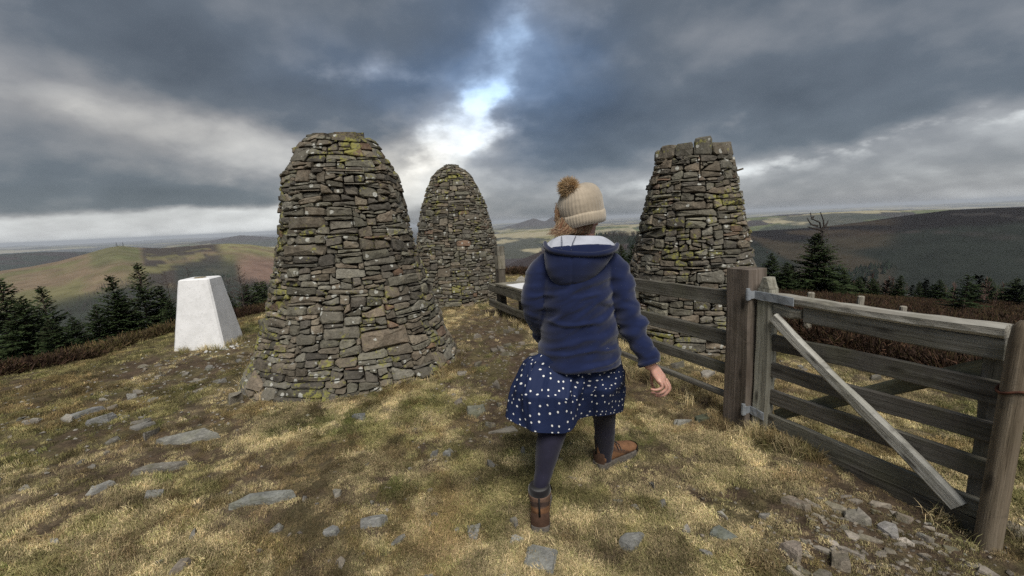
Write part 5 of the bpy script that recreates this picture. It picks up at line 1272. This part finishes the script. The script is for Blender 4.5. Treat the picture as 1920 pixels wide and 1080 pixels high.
# --- skirt, blown to the left
HEM = [(1165, 772, 2.28), (1132, 780, 2.13), (1102, 780, 2.15), (1086, 790, 2.10), (1066, 808, 2.02), (1040, 814, 1.985), (1010, 809, 1.985), (983, 803, 2.02), (957, 787, 2.09), (948, 772, 2.19), (958, 752, 2.32), (1000, 745, 2.42), (1060, 742, 2.48), (1120, 748, 2.46), (1158, 758, 2.38)]
MIDR = [(1170, 726, 2.27), (1137, 732, 2.075), (1104, 734, 2.10), (1085, 742, 2.055), (1062, 746, 1.995), (1030, 746, 1.985), (1000, 746, 2.005), (976, 739, 2.06), (960, 732, 2.15), (961, 718, 2.25), (973, 706, 2.36), (1005, 700, 2.42), (1060, 700, 2.45), (1120, 700, 2.42), (1162, 708, 2.36)]
UPR = [(1167, 690, 2.24), (1140, 696, 2.095), (1103, 699, 2.085), (1085, 699, 2.08), (1060, 697, 2.075), (1033, 692, 2.085), (1008, 685, 2.11), (996, 677, 2.10), (986, 676, 2.16), (988, 671, 2.24), (1000, 666, 2.31), (1020, 663, 2.35), (1065, 662, 2.37), (1120, 665, 2.36), (1157, 674, 2.32)]
TOPR = [(1087 + 74 * math.cos(-2 * math.pi * k / 15), 660 , 2.2 + .145 * math.sin(-2 * math.pi * k / 15)) for k in range(15)]
def closed(tab, n=120):
    Q = np.array([pt(*q) for q in tab]); m_ = len(Q); out = []
    for k in range(n):
        u = k / n * m_; i = int(u); t = u - i; a, b_, c, d = Q[(i - 1) % m_], Q[i % m_], Q[(i + 1) % m_], Q[(i + 2) % m_]
        out.append(.5 * (2 * b_ + (c - a) * t + (2 * a - 5 * b_ + 4 * c - d) * t * t + (3 * b_ - a - 3 * c + d) * t ** 3))
    return np.array(out)
LV = [closed(q) for q in (TOPR, UPR, MIDR, HEM)]; kn = [0, .18, .58, 1.0]
mb = MB(); V, G = [], []; n = 120; rows = 30
_m = LV[2] * .5 + LV[3] * .5; PER = np.concatenate([[0], np.cumsum(np.linalg.norm(np.diff(np.vstack([_m, _m[:1]]), axis=0), axis=1))])
for i in range(rows + 1):
    t = i / rows
    s = 0 if t < .18 else (1 if t < .58 else 2); u = (t - kn[s]) / (kn[s + 1] - kn[s]); u2 = u * u * (3 - 2 * u) * .5 + u * .5
    ring = LV[s] * (1 - u2) + LV[s + 1] * u2; ctr = ring.mean(0); per = PER
    k_ = np.arange(n) / n * 2 * math.pi
    f = .010 * t * np.sin(7 * k_ + 1.5 * t + 1.0) + .016 * t * (fbm(5 * np.cos(k_) + 9, 5 * np.sin(k_) + 2 + t * .7, 340, 2) - .5) + .009 * math.sin(math.pi * min(1, t * 1.1)) * np.sin(13 * k_ - 5.5 * t + 2 * fbm(3 * np.cos(k_) + 5, 3 * np.sin(k_), 342, 2)) + .020 * math.sin(math.pi * min(1, t * 1.1)) * (fbm(9 * np.cos(k_) + t * 3, 9 * np.sin(k_) + t * 2, 341, 2) - .5) * 2
    out = ring - ctr; out[:, 2] = 0; out /= np.linalg.norm(out, axis=1)[:, None]
    ring = ring + out * f[:, None]
    for j in range(n): V.append(ring[j]); G.append((per[j] + .001, t * .42, 0))
mb.add(V, [(i * n + j, i * n + (j + 1) % n, (i + 1) * n + (j + 1) % n, (i + 1) * n + j) for i in range(rows) for j in range(n)], (.013, .022, .066), G)
def skirt_mat():
    m, g = mat_new('polka_dot_cotton'); c = g.attr('tone'); gc = g.attr('grain', out='Vector'); p = posn(g)
    vo = g.node('ShaderNodeTexVoronoi', feature='F1', voronoi_dimensions='2D'); g.put(vo.inputs['Vector'], gc); vo.inputs['Scale'].default_value = 22.5; vo.inputs['Randomness'].default_value = .62
    f = g.m('SUBTRACT', 1.0, g.sstep(vo.outputs['Distance'], .098, .125)); c = g.mix(f, c, (.78, .78, .76))
    n = g.noise(p, 20, 5, .6); return finish(g, m, c, .75, n, .35, .012, .2)
piece(mb, 'skirt', skirt_mat(), person)
# --- leggings
b = MB(); limb(b, LEG_L, 1.0, 0, 20); limb(b, LEG_R, 1.0, 0, 20); fix_mesh(union(b, .006, 3), 'leggings', LEG, person, (.021, .020, .036), lambda v: .0025 * (fbm(v[:, 0] * 14, v[:, 2] * 30, 320, 2) - .5))
# --- boots
LEATHER = make_plain('brown_nubuck', .75, 45, .25, .3, .003)
SOLE = make_plain('rubber_sole', .85, 60, .3, .4, .003)
KB = 1.17
def boot(h0, fd, label=None):
    fd = fd / np.linalg.norm(fd); sd_ = np.cross(fd, UPV); z0 = hz(h0[0], h0[1]) + .004; c = np.array([h0[0], h0[1], z0])
    F = lambda d, s=0, z=0: c + (fd * d + sd_ * s + UPV * z) * KB
    fq, sq, uq = fd * KB, sd_ * KB, UPV * KB
    b = MB()
    loft(b, [(F(-.004, 0, .052), sq * .026, uq * .028), (F(.012, 0, .058), sq * .037, uq * .044), (F(.05, 0, .066), sq * .041, uq * .052), (F(.10, 0, .066), sq * .042, uq * .050), (F(.15, 0, .058), sq * .045, uq * .040), (F(.20, 0, .050), sq * .047, uq * .031), (F(.245, 0, .044), sq * .042, uq * .025), (F(.272, 0, .040), sq * .028, uq * .016)], 22)
    loft(b, [(F(.05, 0, .06), sq * .040, fq * .055), (F(.045, 0, .10), sq * .041, fq * .056), (F(.043, 0, .14), sq * .047, fq * .056), (F(.044, 0, .165), sq * .050, fq * .058)], 22)
    up_ = fix_mesh(union(b, .005, 3), 'boot', LEATHER, person, colf=lambda v: np.where((np.sin((v[:, 2] - z0) / KB * 60 + (v - c) @ fd * 25) > .80)[:, None], np.array([.10, .055, .035]), np.array([.205, .105, .055])) * np.where(((v[:, 2] - z0) > .118 * KB)[:, None], np.array([.62, .75, 1.0]), 1.0))
    # sole
    prof = [(-.016, .024), (-.008, .036), (.02, .042), (.06, .040), (.11, .038), (.16, .046), (.205, .050), (.245, .044), (.275, .028), (.284, .010)]
    out = [F(d, s) for d, s in prof] + [F(d, -s) for d, s in reversed(prof)]; n = len(out); mb = MB()
    V = [q for q in out] + [q + uq * .014 for q in out] + [q + uq * .030 for q in out] + [c + (q - c) * .97 + uq * .034 for q in out]
    mb.add(V, [(i + k * n, (i + 1) % n + k * n, (i + 1) % n + (k + 1) * n, i + (k + 1) * n) for k in range(3) for i in range(n)] + [tuple(range(3 * n, 4 * n)), tuple(range(n - 1, -1, -1))], (.125, .112, .098))
    mb.c[:n] = [(.06, .055, .05, 1)] * n; so = piece(mb, 'sole', SOLE, up_, False)
    # heel counter
    mb = MB(); V = []; aa = np.linspace(-1.25, 1.25, 13)
    for z, rs, rf in ((.030, .041, .030), (.055, .0435, .033), (.082, .0425, .032), (.094, .040, .029)):
        V += [F(.020 - rf * math.cos(a), rs * math.sin(a), z) - fq * .004 for a in aa]
    mb.add(V, [(i * 13 + j, i * 13 + j + 1, (i + 1) * 13 + j + 1, (i + 1) * 13 + j) for i in range(3) for j in range(12)], (.075, .042, .028)); piece(mb, 'heel_counter', LEATHER, up_)
    mb = MB(); tube_mb(mb, [F(-.016, 0, .085), F(-.016, 0, .12), F(-.015, 0, .165)], [.0055, .005, .005], 6, (.012, .011, .011)); piece(mb, 'heel_tab', LEATHER, up_)
    mb = MB(); loft(mb, [(F(.044, 0, .150), sq * .0465, fq * .054), (F(.044, 0, .168), sq * .049, fq * .055), (F(.044, 0, .182), sq * .047, fq * .053), (F(.044, 0, .190), sq * .041, fq * .046), (F(.044, 0, .176), sq * .036, fq * .042)], 22, (.012, .011, .012)); piece(mb, 'padded_collar', FL, up_)
    mb = MB(); tc_ = []
    for k in range(5):
        d = .095 + .022 * k; z = .128 - .017 * k; tube_mb(mb, [F(d, -.030, z - .012), F(d + .004, 0, z + .001), F(d + .010, .030, z - .012)], .003, 5, (.03, .027, .025)); tube_mb(mb, [F(d + .006, .030, z - .012), F(d + .012, .044, z - .045 + .008 * k)], .003, 5, (.03, .027, .025)); tube_mb(mb, [F(d + .006, -.030, z - .012), F(d + .012, -.044, z - .045 + .008 * k)], .003, 5, (.03, .027, .025))
    piece(mb, 'lace', FL, up_)
    mb = MB(); aa = np.linspace(-1.2, 1.2, 11); V = []
    for z, e in ((.028, .004), (.044, .004), (.054, .001)): V += [F(.222 + (.058 + e) * math.cos(a), (.049 + e) * math.sin(a), z) for a in aa]
    mb.add(V, [(i * 11 + j, i * 11 + j + 1, (i + 1) * 11 + j + 1, (i + 1) * 11 + j) for i in range(2) for j in range(10)], (.03, .026, .024)); piece(mb, 'toe_bumper', SOLE, up_)
boot(*FOOT_L); boot(*FOOT_R)
# --- hat, pompom, hair
HO = pt(1090, 404, 2.285); u_ = np.array([-.16, -.06, .985]); u_ /= np.linalg.norm(u_); r_v = np.array([1, 0, .16]); r_v -= u_ * r_v.dot(u_); r_v /= np.linalg.norm(r_v); f_v = np.cross(u_, r_v)
def hat_rings(tab): return [(HO + u_ * h + r_v * ox, r_v * rx, f_v * ry) for (h, rx, ry, ox) in tab]
mb = MB(); loft(mb, hat_rings([(-.02, .110, .122, 0), (0, .116, .128, 0), (.03, .121, .131, 0), (.06, .121, .130, .001), (.09, .115, .122, .004), (.12, .101, .105, .010), (.14, .082, .085, .016), (.153, .058, .060, .022), (.160, .030, .032, .026), (.161, .006, .006, .028)]), 36, (.36, .305, .235))
bm_ = union(mb, .006, 4); hat = fix_mesh(bm_, 'bobble_hat', KN, person, (.36, .305, .235), lambda v: .006 * (fbm(v[:, 0] * 16, v[:, 2] * 16, 330, 3) - .5) + .0015 * np.sin(np.arctan2((v - HO) @ f_v, (v - HO) @ r_v) * 40))
mb = MB(); na_ = 150; V = []; pf = [(-.046, .109), (-.042, .119), (-.02, .124), (.004, .125), (.016, .122), (.018, .113)]
for h, rr_ in pf:
    for j in range(na_):
        a = 2 * math.pi * j / na_; rb = rr_ + (.0018 if j % 3 else -.0016) * (1 if h > -.044 else .3); V.append(HO + u_ * (h + .004 * math.sin(3 * a)) + r_v * rb * math.cos(a) + f_v * (rb + .011) * math.sin(a))
mb.add(V, [(i * na_ + j, i * na_ + (j + 1) % na_, (i + 1) * na_ + (j + 1) % na_, (i + 1) * na_ + j) for i in range(len(pf) - 1) for j in range(na_)], (.40, .34, .26)); piece(mb, 'folded_cuff', KN, hat)
PC = pt(1067, 353, 2.235); r = np.random.default_rng(77); mb = MB(); ball(mb, PC, (X_ * .036, Y_ * .036, UPV * .036), 12, 8, (.22, .15, .08))
for k in range(2600):
    d = r.normal(size=3); d /= np.linalg.norm(d); d2 = d + np.array([-.30, 0, .02]) + r.normal(0, .18, 3); Lh = r.uniform(.022, .040); q = PC + d * .034; e = q + d2 / np.linalg.norm(d2) * Lh; w_ = np.cross(d, r.normal(size=3)); w_ /= np.linalg.norm(w_); wq = .0013
    c = np.array([.46, .32, .17]) * r.uniform(.45, 1.35); mb.add([q - w_ * wq, q + w_ * wq, e], [(0, 1, 2)], c)
piece(mb, 'pompom', FL, hat, False)
HAIRM = make_plain('hair', .5, 200, .3, .3, .002, .4)
mb = MB(); ball(mb, pt(1074, 424, 2.285), (r_v * .070, f_v * .095, u_ * .050), 18, 10, (.25, .13, .055))
hair = fix_mesh(union(mb, .008, 3), 'hair', HAIRM, person, (.19, .12, .07))
mb = MB()
for k in range(620):
    a0 = r.uniform(0, 1); x0 = 1046 + 66 * a0; s_ = pt(x0, 414 + 4 * a0 + r.normal(0, 3), 2.19 + .05 * abs(a0 - .5)); le = r.uniform(.4, 1)
    e1 = pt(x0 - 6 * le, 430 + r.normal(0, 3), 2.185 + .04 * abs(a0 - .5)); 
    if a0 < .45: e2 = pt(x0 - 8 - 20 * le * r.random(), 438 + r.normal(0, 4), 2.20)
    else: e2 = pt(x0 - 22 * le, 440 + r.normal(0, 2.5), 2.21)
    if r.random() < .05: s_ = pt(1050, 415, 2.25); e1 = pt(1044 + r.normal(0, 3), 408 + r.normal(0, 8), 2.24); e2 = pt(1042 + r.normal(0, 3), 395 + r.normal(0, 12), 2.24)
    c = np.array([.25, .17, .10]) * r.uniform(.4, 1.4)
    if r.random() < .3: c = np.array([.18, .085, .045]) * r.uniform(.6, 1.2)
    P, Rr = smooth_path([s_, e1, e2], [.0026, .0024, .0007], 3); tube_mb(mb, P, Rr, 3, c, False)
piece(mb, 'loose_strands', HAIRM, hair)
mb = MB(); c = pt(1128, 410, 2.27); tube_mb(mb, [c + X_ * .008 * math.cos(q) * .4 + Y_ * .004 * math.cos(q) + UPV * .012 * math.sin(q) for q in np.linspace(0, 6.28, 14)], .0015, 5, (.7, .7, .7)); piece(mb, 'earring', M['iron'], person)

# ------------------------------------------------------------------ the damp winter air
hb_ = MB(); x0 = 42500.0; z0, z1 = -420.0, 75.0
_a = np.radians(np.arange(0, 360, .5)); _r = np.exp(np.linspace(math.log(100), math.log(42000), 260)); _R, _A = np.meshgrid(_r, _a); _z, _ = h_all(_R * np.sin(_A), _R * np.cos(_A))
z0, z1 = float(_z.min()) - 12.0, max(float(_z.max()) + 12.0, 12.0); print('haze', z0, z1)
hb_.add([(a, b_, c) for c in (z0, z1) for a, b_ in ((-x0, -x0), (x0, -x0), (x0, x0), (-x0, x0))], [(3, 2, 1, 0), (4, 5, 6, 7), (0, 1, 5, 4), (1, 2, 6, 5), (2, 3, 7, 6), (3, 0, 4, 7)])
hm_ = bpy.data.materials.new('haze_air'); hm_.use_nodes = True; g = NT(hm_.node_tree)
pv = g.node('ShaderNodeVolumePrincipled'); pv.inputs['Color'].default_value = (.82, .88, .97, 1); pv.inputs['Density'].default_value = 5.5e-5; pv.inputs['Anisotropy'].default_value = 0.0
o = g.node('ShaderNodeOutputMaterial'); g.nt.links.new(pv.outputs[0], o.inputs['Volume'])
hz_o = hb_.build('haze', hm_); hz_o['kind'] = 'stuff'
